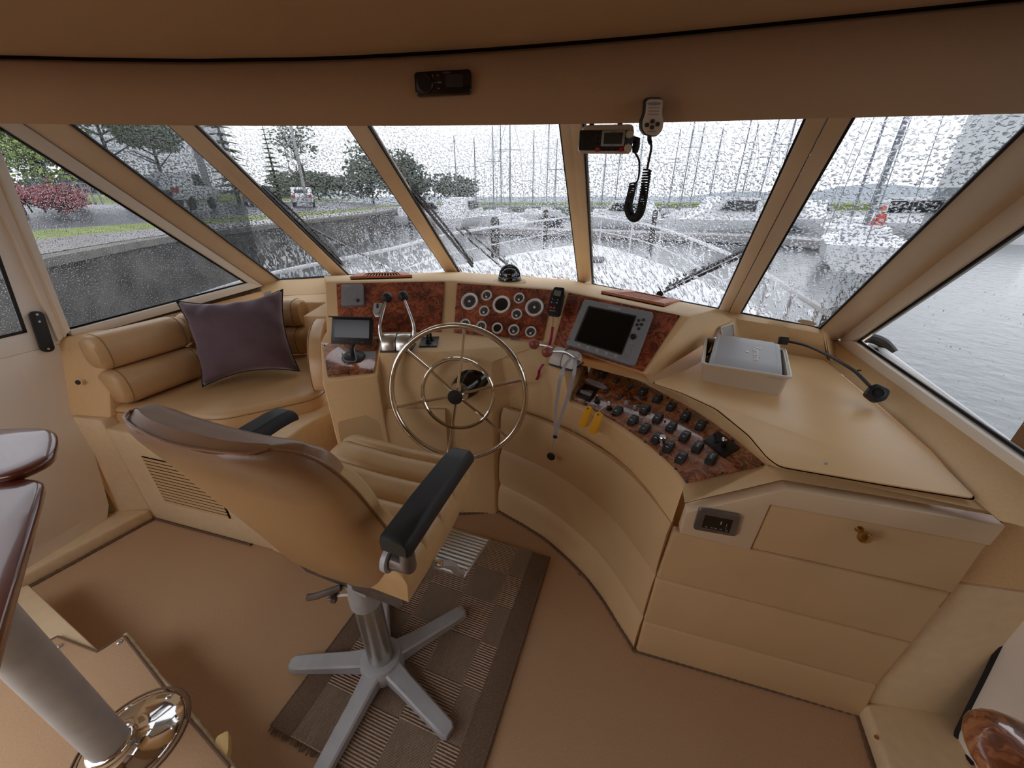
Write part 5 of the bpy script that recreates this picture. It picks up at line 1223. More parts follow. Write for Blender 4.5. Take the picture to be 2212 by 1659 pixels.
# gooseneck chart lamp
gl = thing('gooseneck_lamp', 'black gooseneck chart lamp along the right window ledge', 'lamp', at=Z(1692, 738, .95))
gb = Z(1692, 736, .975); fg = frame(gb, V((1, -.4, 0)), V((-.4, -.9, .35)))
add(G().prism(rrect(.036, .034, .004), (0, 0, .026)), 'wall_clip', MT['softblack'], gl, fg @ T(0, 0, -.012), True, bev=.003)
add(G().lathe([(.003, 0), (.003, .001), (0, .001)], T(V((0, 0, .0142))), 10), 'clip_screw', MT['dgrey'], gl, fg, True)
gp = smoothpath([gb + fg.col[0].to_3d() * .016, Z(1740, 746, .985), Z(1780, 763, 1.0), Z(1820, 785, 1.005), Z(1850, 805, 1.0), Z(1881, 836, .985)], 6)
add(G().tube(gp, .0058, 10), 'gooseneck', MT['softblack'], gl)
add(G().box((0, 0, 0), (.012, .004, .005), T(Z(1856, 800, 1.003))), 'cable_tie', MT['black'], gl)
hd = Z(1893, 850, .96); hx = (gp[-1] - gp[-3]).normalized(); fh_ = frame(hd, V((.5, -.86, 0)), V((-.35, -.75, .55)))
add(G().prism(rounded([V(p) for p in ((-.024, .026, -.016), (.024, .026, -.016), (.028, -.012, -.016), (.012, -.032, -.016), (-.028, -.022, -.016))], .012), (0, 0, .034)), 'lamp_head', MT['softblack'], gl, fh_, True, bev=.005, bseg=3)
add(G().lathe([(.017, .0182), (.017, .020), (.013, .021), (.012, .019), (0, .019)], None, 20), 'swivel_ring', MT['black'], gl, fh_, True)
# thermostat in the fascia
FT = frame(PF(1550, 1122, .0205), PRd, PRn)
th = thing('climate_control', 'bronze framed digital climate control set in the fascia', 'thermostat', mw=FT)
add(G().prism(rounded([lh(FT, u, v, 0) for u, v in ((1509, 1092), (1600, 1109), (1588, 1154), (1496, 1138))], .010), (0, 0, .012)), 'bezel', MT['greybracket'], th, world=False, bev=.004, bseg=3)
add(G().prism(rounded([lh(FT, u, v, 0) + V((0, 0, .0115)) for u, v in ((1522, 1106), (1582, 1117), (1573, 1144), (1514, 1132))], .002), (0, 0, .001)), 'face', MT['gloss'], th, world=False)
for u, v in ((1524, 1131), (1536, 1133), (1544, 1134.5), (1555, 1136.5), (1567, 1139)): add(G().box((0, 0, 0), (.006, .003, .0008)), 'button', MT['grey'], th, T(lh(FT, u, v, 0) + V((0, 0, .0128))), False)
add(G().box((0, 0, 0), (.002, .011, .0006)), 'level_mark', MT['print'], th, T(lh(FT, 1556, 1123, 0) + V((0, 0, .0127))), False)
for u, v in ((1568, 1126.5), (1567, 1130), (1565.5, 1134)): add(G().lathe([(.0012, 0), (.0012, .0005), (0, .0005)], None, 8), 'indicator', MT['print'], th, T(lh(FT, u, v, 0) + V((0, 0, .0125))), False)
# ================================================================== ON THE VALANCE
yv = yfun(-.12)
FV = frame(DY(957, 180, yfun(DY(957, 180, yv).x) - .012), V((1, -.03, 0)), V((-.03, -1, 0)))
stq = [lh(FV, u, v, 0) for u, v in ((895, 157), (1018, 150), (1019, 204), (899, 210))]
so = thing('marine_stereo', 'black stereo head unit set in the padded valance', 'stereo', mw=FV)
add(G().prism(rounded([q + V((0, 0, -.01)) for q in stq], .008), (0, 0, .016)), 'case', MT['gloss'], so, world=False, bev=.004, bseg=3)
add(G().lathe([(.018, .005), (.018, .010), (.015, .012), (0, .012)], T(lh(FV, 920, 182, 0)), 28), 'volume_knob', MT['black'], so, world=False)
add(G().prism(rounded([lh(FV, u, v, 0) + V((0, 0, .0062)) for u, v in ((963, 163), (1000, 162), (1001, 189), (964, 190))], .002), (0, 0, .0008)), 'screen', MT['dgrey'], so, world=False)
def lbl(s, size, u, v, fr, par, h, m='print'):
    t = text(s, size, T(lh(fr, u, v, 0) + V((0, 0, h))), MT[m], par); t.matrix_parent_inverse = M(); return t
lbl('FUSION', .0045, 966, 159, FV, so, .0064, 'grey'); lbl('menu', .004, 938, 180, FV, so, .0064); lbl('mute', .004, 950, 179.5, FV, so, .0064); lbl('+', .006, 947, 165, FV, so, .0064); lbl('II', .005, 936, 166, FV, so, .0064); lbl('<>', .005, 949, 193, FV, so, .0064)
# radio below the valance
FVH = frame(DY(1308, 301, 1.12), V((1, -.06, 0)), V((-.08, -1, -.12)))
vh = thing('vhf_radio', 'white and black two-way radio hung under the valance', 'radio', mw=FVH)
vq = [lh(FVH, u, v, 0) for u, v in ((1262, 270), (1371, 268), (1364, 333), (1249, 332))]
add(G().prism(rounded([q + V((0, 0, -.05)) for q in vq], .012), (0, 0, .05)), 'case', MT['offwhite'], vh, world=False, bev=.006, bseg=3)
fpq = [(1252, 281), (1370, 281), (1364, 326), (1250, 325)]
add(G().prism(rounded([lh(FVH, u, v, 0) + V((0, 0, -.002)) for u, v in fpq], .004), (0, 0, .004)), 'faceplate', MT['dgrey'], vh, world=False, bev=.001)
for k in range(7): add(G().prism(rrect(.0022, .040, .001), (0, 0, .001)), 'speaker_slot', MT['black'], vh, T(lh(FVH, 1254 + k * 4.7, 303, 0) + V((0, 0, .002))), False)
add(G().prism(rounded([lh(FVH, u, v, 0) + V((0, 0, .002)) for u, v in ((1301, 282), (1351, 281), (1347, 316), (1297, 316))], .002), (0, 0, .0015)), 'screen_frame', MT['lgrey'], vh, world=False)
add(G().prism(rounded([lh(FVH, u, v, 0) + V((0, 0, .0035)) for u, v in ((1305, 287), (1346, 286), (1342, 311), (1303, 311))], .001), (0, 0, .0006)), 'screen', MT['lcddark'], vh, world=False)
for u, v in ((1359, 290), (1355, 319)):
    g = G(); rings = []
    for z, k in ((.002, 1), (.012, .95), (.015, .8)): rings.append([V(((.0088 + .0007 * math.cos(8 * q)) * k * math.cos(q), (.0088 + .0007 * math.cos(8 * q)) * k * math.sin(q), z)) for q in [2 * math.pi * i / 32 for i in range(32)]])
    add(g.loft(rings), 'knob', MT['offwhite'], vh, T(lh(FVH, u, v, 0)), False)
for u, v in ((1292, 288), (1291, 299), (1290, 310), (1303, 323), (1315, 323), (1328, 323)): add(G().prism(rrect(.008, .0055, .001), (0, 0, .003)), 'button', MT['black'], vh, T(lh(FVH, u, v, 0) + V((0, 0, .002))), False)
for u, v, w_ in ((1290, 323, .010), (1341, 323, .010)): add(G().prism(rrect(w_, .009, .001), (0, 0, .003)), 'red_button', MT['red'], vh, T(lh(FVH, u, v, 0) + V((0, 0, .002))), False)
lbl('uniden', .0055, 1325, 284.3, FVH, vh, .0036, 'dgrey'); lbl('UM415', .004, 1322, 313.6, FVH, vh, .0036, 'dgrey'); lbl('DSC', .003, 1290, 323, FVH, vh, .0052)
for s in (-.035, .035): add(G().box((s, .05, -.025), (.012, .06, .004)), 'hanger', MT['black'], vh, world=False)
cx = lh(FVH, 1379, 304, 0); add(G().tube([cx + V((-.012, .002, -.02)), cx + V((0, 0, -.02)), cx + V((.0, -.014, -.02)), cx + V((0, -.026, -.02))], [.009, .010, .010, .007], 12), 'cord_plug', MT['softblack'], vh, world=False)
# microphone with coiled cord
ym = yfun(DY(1410, 250, .97).x) - .035
FM = frame(DY(1410, 252, ym), V((1, .02, 0)), V((.05, -1, -.18)))
mc = thing('radio_microphone', 'white handheld radio microphone with black coiled cord on valance', 'microphone', mw=FM)
mq_ = [lh(FM, u, v, 0) for u, v in ((1394, 214), (1403, 210), (1424, 210), (1433, 212), (1430, 245), (1434, 262), (1431, 283), (1421, 294), (1408, 296), (1393, 292), (1385, 280), (1385, 262), (1392, 245))]
mq_ = rounded(mq_, .004, 2)
add(G().prism([q + V((0, 0, -.018)) for q in mq_], (0, 0, .018)), 'body', MT['dgrey'], mc, world=False, bev=.004)
cm = sum(mq_, V()) / len(mq_)
add(G().prism([cm + (q - cm) * .93 for q in mq_], (0, 0, .006)), 'front_shell', MT['offwhite'], mc, world=False, bev=.003, bseg=3)
add(G().prism([V((.0145 * math.cos(i * math.pi / 10), .003 * math.sin(i * math.pi / 10), .006)) + lh(FM, 1411, 224, 0) for i in range(20)], (0, 0, .0006)), 'badge', MT['grey'], mc, world=False)
for k in range(3): add(G().prism(rrect(.022, .0014, .0006), (0, 0, .0005)), 'grille_slot', MT['grey'], mc, T(lh(FM, 1410, 233 + k * 7, 0) + V((0, 0, .006))), False)
for u, v in ((1407, 262), (1395, 269.5), (1418, 268), (1406, 275)): add(G().prism(rrect(.0085, .0075, .003), (0, 0, .002)), 'button', MT['dgrey'], mc, T(lh(FM, u, v, 0) + V((0, 0, .006))), False)
lbl('SUBMERSIBLE', .0032, 1405, 284, FM, mc, .0062, 'dgrey')
ccl = [FVH @ (cx + V((0, -.026, -.02))), DY(1381, 350, 1.12), DY(1379, 385, 1.10), DY(1371, 398, 1.09)]
coil_c = smoothpath([DY(1368, 397, 1.09), DY(1363, 420, 1.08), DY(1357, 445, 1.06), DY(1361, 463, 1.04), DY(1371, 471, 1.02), DY(1382, 460, 1.0), DY(1389, 430, .98), DY(1394, 395, .97), DY(1398, 367, .965)], 8)
coil_c = resample(coil_c, 420); hel = []
for i, p in enumerate(coil_c):
    d = (coil_c[min(i + 1, 419)] - coil_c[max(i - 1, 0)]).normalized(); s = d.cross(V((0, 1, 0))).normalized(); t_ = d.cross(s); q = i / 420 * 2 * math.pi * 42
    hel.append(p + s * .0085 * math.cos(q) + t_ * .0085 * math.sin(q))
tail = [DY(1398, 365, .965), DY(1402, 345, .96), DY(1407, 318, ym + .004), FM @ (lh(FM, 1406, 304, 0) + V((0, 0, -.008))), FM @ (lh(FM, 1406, 294, 0) + V((0, 0, -.008)))]
add(G().tube(smoothpath(ccl, 5), .0026, 6), 'cord', MT['softblack'], mc); add(G().tube(hel, .0021, 5), 'coiled_cord', MT['softblack'], mc); add(G().tube(smoothpath(tail, 5), [.0026] * 13 + [.0045] * 8, 8), 'cord', MT['softblack'], mc)
add(G().box((0, .0, -.026), (.022, .016, .016)), 'hang_clip', MT['softblack'], mc, T(lh(FM, 1416, 222, 0)), False)
# sticker on the glass
pn5 = INN[4]; scn = PN(1743, 697, BOT[4] + pn5 * .012, pn5)
fst = frame(scn, BOT[5] - BOT[4], pn5)
tag(add(G().prism([V((.036 * math.cos(i * math.pi / 14), .017 * math.sin(i * math.pi / 14), -.002)) for i in range(28)], (0, 0, .002)), 'window_sticker', MT['offwhite'], None, fst), 'cream oval sticker at the foot of the right windshield pane', 'sticker')
# ================================================================== OUTSIDE: WIPERS, FOREDECK, RAILS
def wiper(label, i, b0, b1, arms, knuckle):
    n = -INN[i]; base = BOT[i] + n * .03
    W_ = lambda u, v, o=0: PN(u, v, base + n * o, n)
    t = thing('windshield_wiper', label, 'wiper', at=W_(*arms[0][1]))
    a, b = W_(*b0), W_(*b1); d = (b - a)
    s = d.cross(n).normalized()
    add(G().prism([a - n * .02 - s * .006, b - n * .02 - s * .006, b - n * .02 + s * .006, a - n * .02 + s * .006], n * .016), 'rubber_blade', MT['black'], t)
    add(G().tube([a.lerp(b, .02), a.lerp(b, .25) + n * .02, a.lerp(b, .5) + n * .026, a.lerp(b, .75) + n * .02, a.lerp(b, .98)], .008, 6), 'blade_bridge', MT['dgrey'], t)
    for (u0, p0), p1 in [((None, q[0]), q[1]) for q in arms]:
        add(G().tube([W_(*p0, .03), W_(*p1, .02)], .008, 8), 'arm', MT['grey'], t)
    add(G().tube([W_(*knuckle, .02), W_(*knuckle, -.02)], .02, 12), 'pivot', MT['dgrey'], t)
wiper('wiper lying across the glass left of the second post', 1, (566, 399), (741, 570), [((655, 484), (868, 594))], (868, 594))
wiper('wiper beside the compass with two thin arms', 2, (882, 398), (1022, 573), [((985, 492), (1096, 588)), ((1000, 490), (1112, 586))], (1104, 588))
wiper('wiper standing along the right windshield post', 3, (1666, 430), (1602, 560), [((1612, 538), (1440, 622)), ((1606, 552), (1436, 630))], (1425, 636))
cl = V((.3, .954, 0)).normalized(); ax = V((cl.y, -cl.x, 0)); c0 = V((.03, 2.75, 0))
def deckp(f, s, z): p = c0 + cl * f + ax * s; return V((p.x, p.y, z))
out_ = [(-.1, 1.95), (.8, 1.88), (1.6, 1.65), (2.5, 1.30), (3.4, .85), (4.1, .42), (4.55, .0)]
def dz_(f): return .70 + .035 * f
Lo = [deckp(f, -s, dz_(f)) for f, s in out_]; Ro = [deckp(f, s, dz_(f)) for f, s in out_]
dk = thing('foredeck', 'white foredeck of the boat beyond the windshield', 'deck', at=deckp(1, 0, .8))
outline = [deckp(-2.2, -1.9, .74)] + Lo + Ro[-2::-1] + [deckp(-2.4, 1.9, .74), deckp(-.3, 1.62, .76)]
rings = [[p + V((0, 0, -1.6)) for p in Lo[:-1] + Ro[::-1]], Lo[:-1] + Ro[::-1]]
g = G().loft(rings); add(g, 'deck_shell', MT['hull'], dk, bev=.02)
rings = []
for f, s, h in ((.25, 1.2, .02), (.5, 1.15, .10), (1.6, .9, .10), (2.5, .62, .08), (3.0, .45, .02)): rings.append([deckp(f, -s, dz_(f)), deckp(f, -s * .8, dz_(f) + h), deckp(f, s * .8, dz_(f) + h), deckp(f, s, dz_(f))])
add(G().loft(rings), 'trunk_cabin', MT['hull'], dk, bev=.03, bseg=3)
add(G().prism(rounded([deckp(2.2, .1, dz_(2.2) + .09), deckp(2.2, .42, dz_(2.2) + .09), deckp(2.55, .42, dz_(2.2) + .09), deckp(2.55, .1, dz_(2.2) + .09)], .05), (0, 0, .03)), 'deck_hatch', MT['dgrey'], dk)
for s, lab in ((-1, 'white tubular guard rail along the left side of the foredeck'), (1, 'white tubular guard rail along the right side of the foredeck')):
    if s < 0: top = [V((-2.0, 2.4, 1.0)), Z(600, 588, 1.04), Z(839, 539, 1.12), Z(997, 501, 1.2), Z(1237, 468, 1.27)]
    else: top = [Z(1789, 677, 1.05), Z(1726, 638, 1.08), Z(1661, 597, 1.11), Z(1567, 546, 1.15), Z(1458, 503, 1.2), Z(1386, 483, 1.25), Z(1300, 470, 1.28)]
    t = thing('guard_rail', lab, 'railing', at=top[0]); sp_ = smoothpath(top, 5)
    add(G().tube(sp_, .016, 8), 'top_rail', MT['rail'], t)
    low_ = [V((p.x, p.y, p.z - .22)) for p in sp_]
    add(G().tube(low_, .007, 6), 'lower_wire', MT['rail'], t)
    for k in range(2, len(sp_), 4): add(G().tube([sp_[k], V((sp_[k].x, sp_[k].y, dz_(1.5) + .0))], .012, 6), 'stanchion', MT['rail'], t)
sr = [V((1.95, 2.0, .87)), V((1.60, .962, .83)), V((1.5, .6, .82))]
t = thing('side_rail', 'white side deck rail outside the right window', 'railing', at=sr[0]); add(G().tube(sr, .016, 10), 'rail_tube', MT['rail'], t)
for k in (0, 2): add(G().tube([sr[k], sr[k] - V((0, 0, .3))], .012, 8), 'stanchion', MT['rail'], t)
cl_ = thing('deck_cleat', 'black deck cleat outside the front of the right window', 'cleat', at=Z(1895, 748, .9)); cc_ = PN(1893, 752, V((1.80, 1.6, 0)), V((.95, -.3, 0)))
add(G().tube(smoothpath([cc_ + V((-.07, .05, .02)), cc_ + V((-.03, .03, .045)), cc_ + V((.02, 0, .03)), cc_ + V((.05, -.04, -.01))], 4), .025, 10), 'horn', MT['black'], cl_)
add(G().box(cc_ + V((0, .02, -.03)), (.08, .08, .06)), 'cleat_foot', MT['black'], cl_, bev=.01)
# ================================================================== WATER, QUAY, LAND
WZ = -1.05
struct(add(G().box((0, 150, WZ - .25), (700, 500, .5)), 'water', MT['water']))
q0 = [V((-6.2, -3, 0)), V((-7.6, 4.5, 0)), V((-8.6, 7.2, 0)), V((-10.0, 11.5, 0)), V((-10.3, 15, 0)), V((-10.8, 23, 0)), V((-11.5, 36, 0)), V((-15, 60, 0)), V((-20, 100, 0))]
qp_ = smoothpath(q0, 4); nq = len(qp_)
def offs(d):
    o = []
    for i, p in enumerate(qp_):
        t_ = (qp_[min(i + 1, nq - 1)] - qp_[max(i - 1, 0)]).normalized(); o.append(p + V((-t_.y, t_.x, 0)) * d)
    return o
def strip(d0, z0, d1, z1): return G().loft([[V((p.x, p.y, z0)) for p in offs(d0)], [V((p.x, p.y, z1)) for p in offs(d1)]], ring=False, cap=False)
QZ = .60
struct(add(G().loft([[V((p.x, p.y, WZ - .4)) for p in offs(0)], [V((p.x, p.y, QZ - .16)) for p in offs(0)], [V((p.x, p.y, QZ - .16)) for p in offs(3)]], ring=False, cap=False), 'seawall', MT['concrete']))
struct(add(G().loft([[V((p.x, p.y, z)) for p in offs(d)] for d, z in ((-.06, QZ - .17), (-.06, QZ - .01), (.3, QZ), (.3, QZ - .17))], ring=False, cap=False), 'quay_coping', MT['coping']))
bw_ = thing('boardwalk', 'grey wet plank boardwalk along the quay', 'boardwalk', at=(qp_[8].x, qp_[8].y, QZ)) 
for k in range(12): add(strip(.32 + k * .2, QZ + .01, .32 + k * .2 + .185, QZ + .012), 'plank', MT['plank'], bw_, smooth=False)
struct(add(strip(2.7, QZ - .02, 4.4, QZ + .12), 'grass_verge', MT['grass'])); struct(add(strip(4.4, QZ + .10, 14.5, QZ + .75), 'road', MT['asphalt']))
struct(add(strip(14.5, QZ + .80, 32, QZ + 1.8), 'lawn', MT['grass'])); struct(add(strip(32, QZ + 1.8, 120, QZ + 2.2), 'far_lawn', MT['grass']))
def land(d, s):   # point of the bank at distance d behind the quay edge, s along index
    o = offs(d)[s]; z = QZ + (.1 if d < 4.4 else .10 + .65 * (d - 4.4) / 10.1 if d < 14.5 else .8 + (d - 14.5) / 17.5); return V((o.x, o.y, z))
def at_dist(u, dist, z):
    d = ray(u, 430); h = V((d.x, d.y, 0)).normalized(); return V((h.x * dist, h.y * dist, z))
# ---- plants
def leaves(c, rad, n, size, seed, hollow=.5):
    rnd = random.Random(seed); g = G(); c = V(c)
    lob = [(V((rnd.gauss(0, 1), rnd.gauss(0, 1), rnd.gauss(0, .8))).normalized() * rnd.uniform(.25, .75), rnd.uniform(.3, .55)) for _ in range(14)]
    for _ in range(n):
        o, r = rnd.choice(lob); d = V((rnd.gauss(0, 1), rnd.gauss(0, 1), rnd.gauss(0, 1))).normalized() * r * rnd.uniform(hollow, 1); p = o + d
        p = c + V((p.x * rad[0], p.y * rad[1], p.z * rad[2])); a = V((rnd.gauss(0, 1), rnd.gauss(0, 1), rnd.gauss(0, .5))).normalized() * size * rnd.uniform(.6, 1.3); b = a.cross(V((rnd.gauss(0, 1), rnd.gauss(0, 1), rnd.gauss(0, 1)))).normalized() * size * .55
        g.poly([p - a, p + b, p + a, p - b])
    return g
def tree(name, label, base, h, rad, m, seed, n=1500, size=.22, group=None):
    t = thing(name, label, 'tree', at=base, group=group); rnd = random.Random(seed); top = base + V((0, 0, h - rad[2] * .6))
    add(G().tube([base - V((0, 0, .3)), base.lerp(top, .4) + V((rnd.uniform(-.2, .2), 0, 0)), top], [.16, .12, .05], 8), 'trunk', MT['bark'], t)
    for k in range(5):
        a = rnd.uniform(0, 6.28); s_ = base.lerp(top, rnd.uniform(.35, .7)); add(G().tube([s_, s_ + V((math.cos(a) * rad[0] * .6, math.sin(a) * rad[1] * .6, rad[2] * .5))], [.07, .02], 6), 'branch', MT['bark'], t)
    o = add(leaves(base + V((0, 0, h - rad[2])), rad, n, size, seed), 'foliage', m, t, smooth=False, weld=0); o['kind'] = 'stuff'
def conifer(label, base, h, r, seed):
    t = thing('conifer', label, 'tree', at=base); rnd = random.Random(seed); add(G().tube([base, base + V((0, 0, h))], [.2, .03], 8), 'trunk', MT['bark'], t)
    g = G()
    for k in range(16):
        z = h * (.12 + .86 * k / 16); rr = r * (1 - k / 16.5)
        for j in range(22):
            a = rnd.uniform(0, 6.28); d = V((math.cos(a), math.sin(a), -.25)); L_ = rr * rnd.uniform(.6, 1.1); s = V((-d.y, d.x, 0)); p = base + V((0, 0, z))
            g.poly([p + s * .05, p + d * L_ * .5 + s * .28, p + d * L_ + V((0, 0, .08)), p + d * L_ * .5 - s * .28])
    o = add(g, 'needles', MT['conif'], t, smooth=False, weld=0); o['kind'] = 'stuff'
def gnd(p, z): return V((p.x, p.y, z))
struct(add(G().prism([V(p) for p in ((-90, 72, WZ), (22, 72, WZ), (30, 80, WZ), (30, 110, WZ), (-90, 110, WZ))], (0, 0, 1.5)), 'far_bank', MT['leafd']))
tree('roadside_tree', 'bright green leafy tree at far left beyond the road', at_dist(30, 25, 1.3), 5.0, (3.6, 2.6, 2.2), MT['leaf1'], 11, 5200, .11)
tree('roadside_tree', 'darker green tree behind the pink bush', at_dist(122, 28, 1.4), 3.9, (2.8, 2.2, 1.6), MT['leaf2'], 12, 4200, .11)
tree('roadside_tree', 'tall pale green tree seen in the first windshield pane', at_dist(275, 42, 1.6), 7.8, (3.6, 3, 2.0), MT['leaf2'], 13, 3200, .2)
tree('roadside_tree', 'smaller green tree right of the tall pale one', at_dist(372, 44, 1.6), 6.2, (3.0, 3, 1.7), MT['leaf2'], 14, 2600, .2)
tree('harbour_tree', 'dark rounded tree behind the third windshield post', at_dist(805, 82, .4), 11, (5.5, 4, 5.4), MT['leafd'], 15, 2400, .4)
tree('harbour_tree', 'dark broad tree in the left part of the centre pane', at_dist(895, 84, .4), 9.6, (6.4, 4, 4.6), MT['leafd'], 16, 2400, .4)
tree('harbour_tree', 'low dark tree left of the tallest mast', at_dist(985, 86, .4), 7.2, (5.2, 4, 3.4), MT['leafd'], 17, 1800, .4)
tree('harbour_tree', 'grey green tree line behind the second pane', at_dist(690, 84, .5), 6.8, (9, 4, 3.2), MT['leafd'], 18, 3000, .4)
conifer('tall dark conifer in the second windshield pane', at_dist(515, 48, 1.2), 10.5, 2.6, 21)
conifer('shorter conifer beside the bare lamp pole', at_dist(605, 56, 1.2), 7.8, 2.0, 22)
t = thing('bare_tree', 'thin tree with sparse twigs in the second pane', 'tree', at=at_dist(668, 55, 1)); rnd = random.Random(5); b0_ = at_dist(668, 55, 1)
def twig(p, d, L_, r, dep, g):
    e_ = p + d * L_; g.tube([p, e_], [r, r * .6], 4)
    if dep: 
        for k in range(4): twig(p.lerp(e_, rnd.uniform(.4, 1)), (d + V((rnd.gauss(0, .5), rnd.gauss(0, .5), rnd.gauss(.1, .3)))).normalized(), L_ * .62, r * .55, dep - 1, g)
g = G(); twig(b0_, V((0, 0, 1)), 4.2, .16, 4, g); add(g, 'branches', MT['bark'], t, weld=0)['kind'] = 'stuff'
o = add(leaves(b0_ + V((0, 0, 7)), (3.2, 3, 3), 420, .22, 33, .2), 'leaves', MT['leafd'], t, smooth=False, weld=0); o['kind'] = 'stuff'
bs = thing('barberry_bush', 'low pinkish red bush at the roadside', 'bush', at=at_dist(85, 23.5, 1.3)); b0_ = at_dist(85, 23.5, 1.22)
o = add(leaves(b0_ + V((0, 0, .35)), (1.75, 1.2, .8), 4200, .07, 44, .2), 'foliage', MT['pinkb'], bs, smooth=False, weld=0); o['kind'] = 'stuff'
for k in range(5): add(G().tube([b0_ + V((-1 + .5 * k, 0, -.1)), b0_ + V((-1.3 + .65 * k, 0, .7))], .03, 5), 'stem', MT['bark'], bs)
# road furniture
lp_ = thing('lamp_post', 'tall pale lamp post in the second windshield pane', 'lamp post', at=at_dist(662, 40, 1)); p = at_dist(662, 40, 1)
add(G().tube([p, p + V((0, 0, 11))], [.14, .08], 8), 'post', MT['lgrey'], lp_); add(G().tube([p + V((0, 0, 10.8)), p + V((1.5, 0, 11.2))], .05, 6), 'arm', MT['lgrey'], lp_)
lp_ = thing('sign_post', 'pale pole with dark box near top of second pane', 'pole', at=at_dist(458, 34, 1)); p = at_dist(458, 34, 1)
add(G().tube([p, p + V((0, 0, 9))], .22, 10), 'post', MT['lgrey'], lp_); add(G().box(p + V((.4, -.2, 5.2)), (.4, .4, .5)), 'fitting', MT['dgrey'], lp_)
def car(label, p, heading, paint, pickup=False):
    fr = T(p) @ Rz(heading); t = thing('parked_car', label, 'car', mw=fr, group='cars parked beyond the quay')
    side = [(-2.3, .45), (-2.35, .95), (-2.2, 1.1), (-1.0, 1.15), (-.5, 1.75), (1.0, 1.8), (1.9, 1.2), (2.35, 1.1), (2.4, .45)]
    if pickup: side = [(-2.6, .5), (-2.6, 1.1), (-.6, 1.12), (-.55, 1.85), (.8, 1.88), (1.4, 1.25), (2.6, 1.15), (2.65, .5)]
    add(G().prism([V((x, -.9, z)) for x, z in side], (0, 1.8, 0)), 'body', paint, t, world=False, bev=.08, bseg=2)
    gl = [(-.8, 1.2), (-.42, 1.68), (.95, 1.72), (1.6, 1.22)] if not pickup else [(-.45, 1.2), (-.42, 1.78), (.72, 1.80), (1.2, 1.26)]
    for s in (-.905, .895): add(G().prism([V((x, s, z)) for x, z in gl], (0, .012, 0)), 'side_window', MT['carglass'], t, world=False)
    for x in (-1.5, 1.5):
        for s in (-.85, .85): add(G().lathe([(.34, -.1), (.34, .1), (.2, .11), (0, .11)], frame(V((x, s, .34)), V((1, 0, 0)), V((0, s, 0))), 16), 'wheel', MT['tyre'], t, world=False)
    xr_ = side[1][0]
    for s in (-.7, .7): add(G().box((xr_ - .01, s, .95), (.06, .3, .22)), 'tail_light', MT['red'], t, world=False)
    add(G().box((xr_ - .005, 0, 1.35 if not pickup else .8), (.05, 1.1, .3)), 'rear_window', MT['carglass'], t, world=False)
car('white pickup truck with red tail lights in the first pane', at_dist(395, 30, 1.05), 1.9, MT['carw'], True)
car('white car parked at left of the white pickup', at_dist(330, 36, 1.2), 2.6, MT['carw'])
car('blue grey car behind the wiper in the second pane', at_dist(560, 42, .9), 2.0, MT['carb'])
car('white car with red lights under the bare tree', at_dist(655, 46, .9), 2.0, MT['carw'])
car('blue car parked beyond the road in left side window', at_dist(222, 30, 1.35), .3, MT['carb'])
fn = thing('road_fence', 'grey low rail fence beyond the left road', 'fence', at=at_dist(150, 27, 1.4))
for k in range(6):
    p = at_dist(138 + 16 * k, 27, 1.35); add(G().tube([p, p + V((0, 0, .9))], .04, 6), 'post', MT['lgrey'], fn)
for zz in (.45, .85): add(G().tube([at_dist(138, 27, 1.35 + zz), at_dist(218, 27, 1.35 + zz)], .03, 6), 'rail', MT['lgrey'], fn)
# ---- marina
def hullg(L_, B_, H_):
    rings = []
    for i in range(9):
        s = i / 8; x = (s - .5) * L_; b = B_ * .5 * (1 - max(0, (s - .45) / .55) ** 2.2) * (.78 + .22 * min(1, s / .3)); hh = H_ * (1 + .18 * s * s)
        rings.append([V((x, -b, hh)), V((x, -b * .92, hh * .45)), V((x, -b * .5, -.15)), V((x, b * .5, -.15)), V((x, b * .92, hh * .45)), V((x, b, hh))])
    return G().loft(rings)
HUL = hullg(9, 3, 1.0).mesh('hull', MT['hull'], ang=50); HUD = hullg(9, 3, 1.0).mesh('hull', MT['navyhull'], ang=50)
CAB = G().loft([[V((x, -b, .95)), V((x, -b * .8, .95 + h)), V((x, b * .8, .95 + h)), V((x, b, .95))] for x, b, h in ((-1.6, 1.0, .55), (.6, .95, .6), (2.2, .6, .35), (2.8, .4, .05))]).mesh('cabin', MT['hull'], ang=30)
ORD = ['first', 'second', 'third', 'fourth', 'fifth', 'sixth', 'seventh', 'eighth', 'ninth', 'tenth', 'eleventh', 'twelfth', 'thirteenth', 'fourteenth', 'fifteenth', 'sixteenth', 'seventeenth', 'eighteenth', 'nineteenth', 'twentieth']
def sailboat(u, dist, hgt, ang, dark=0, thick=.07, label=''):
    p = at_dist(u, dist, WZ); fr = T(p) @ Rz(ang)
    t = thing('sailboat', label, 'sailboat', mw=fr, group='moored sailboats')
    link('hull', HUD if dark else HUL, t, None, False); link('cabin', CAB, t, None, False)
    add(G().tube([V((.3, 0, 1.4)), V((.3, 0, hgt))], [thick, thick * .7], 6), 'mast', MT['alu'], t, world=False)
    add(G().tube([V((.2, 0, 2.3)), V((-3.6, 0, 2.3))], thick * .9, 6), 'boom', MT['alu'], t, world=False)
    for a in ((4.3, 0, 1.15), (-4.3, 0, 1.0)): add(G().tube([V(a), V((.3, 0, hgt - .2))], .018, 4), 'stay', MT['alu'], t, world=False)
    for s in (-1, 1): add(G().tube([V((.3, s * 1.4, 1)), V((.3, s * .9, hgt * .66)), V((.3, 0, hgt - .3))], .016, 4), 'shroud', MT['alu'], t, world=False)
    add(G().tube([V((.3, -.9, hgt * .66)), V((.3, .9, hgt * .66))], .03, 4), 'spreader', MT['alu'], t, world=False)
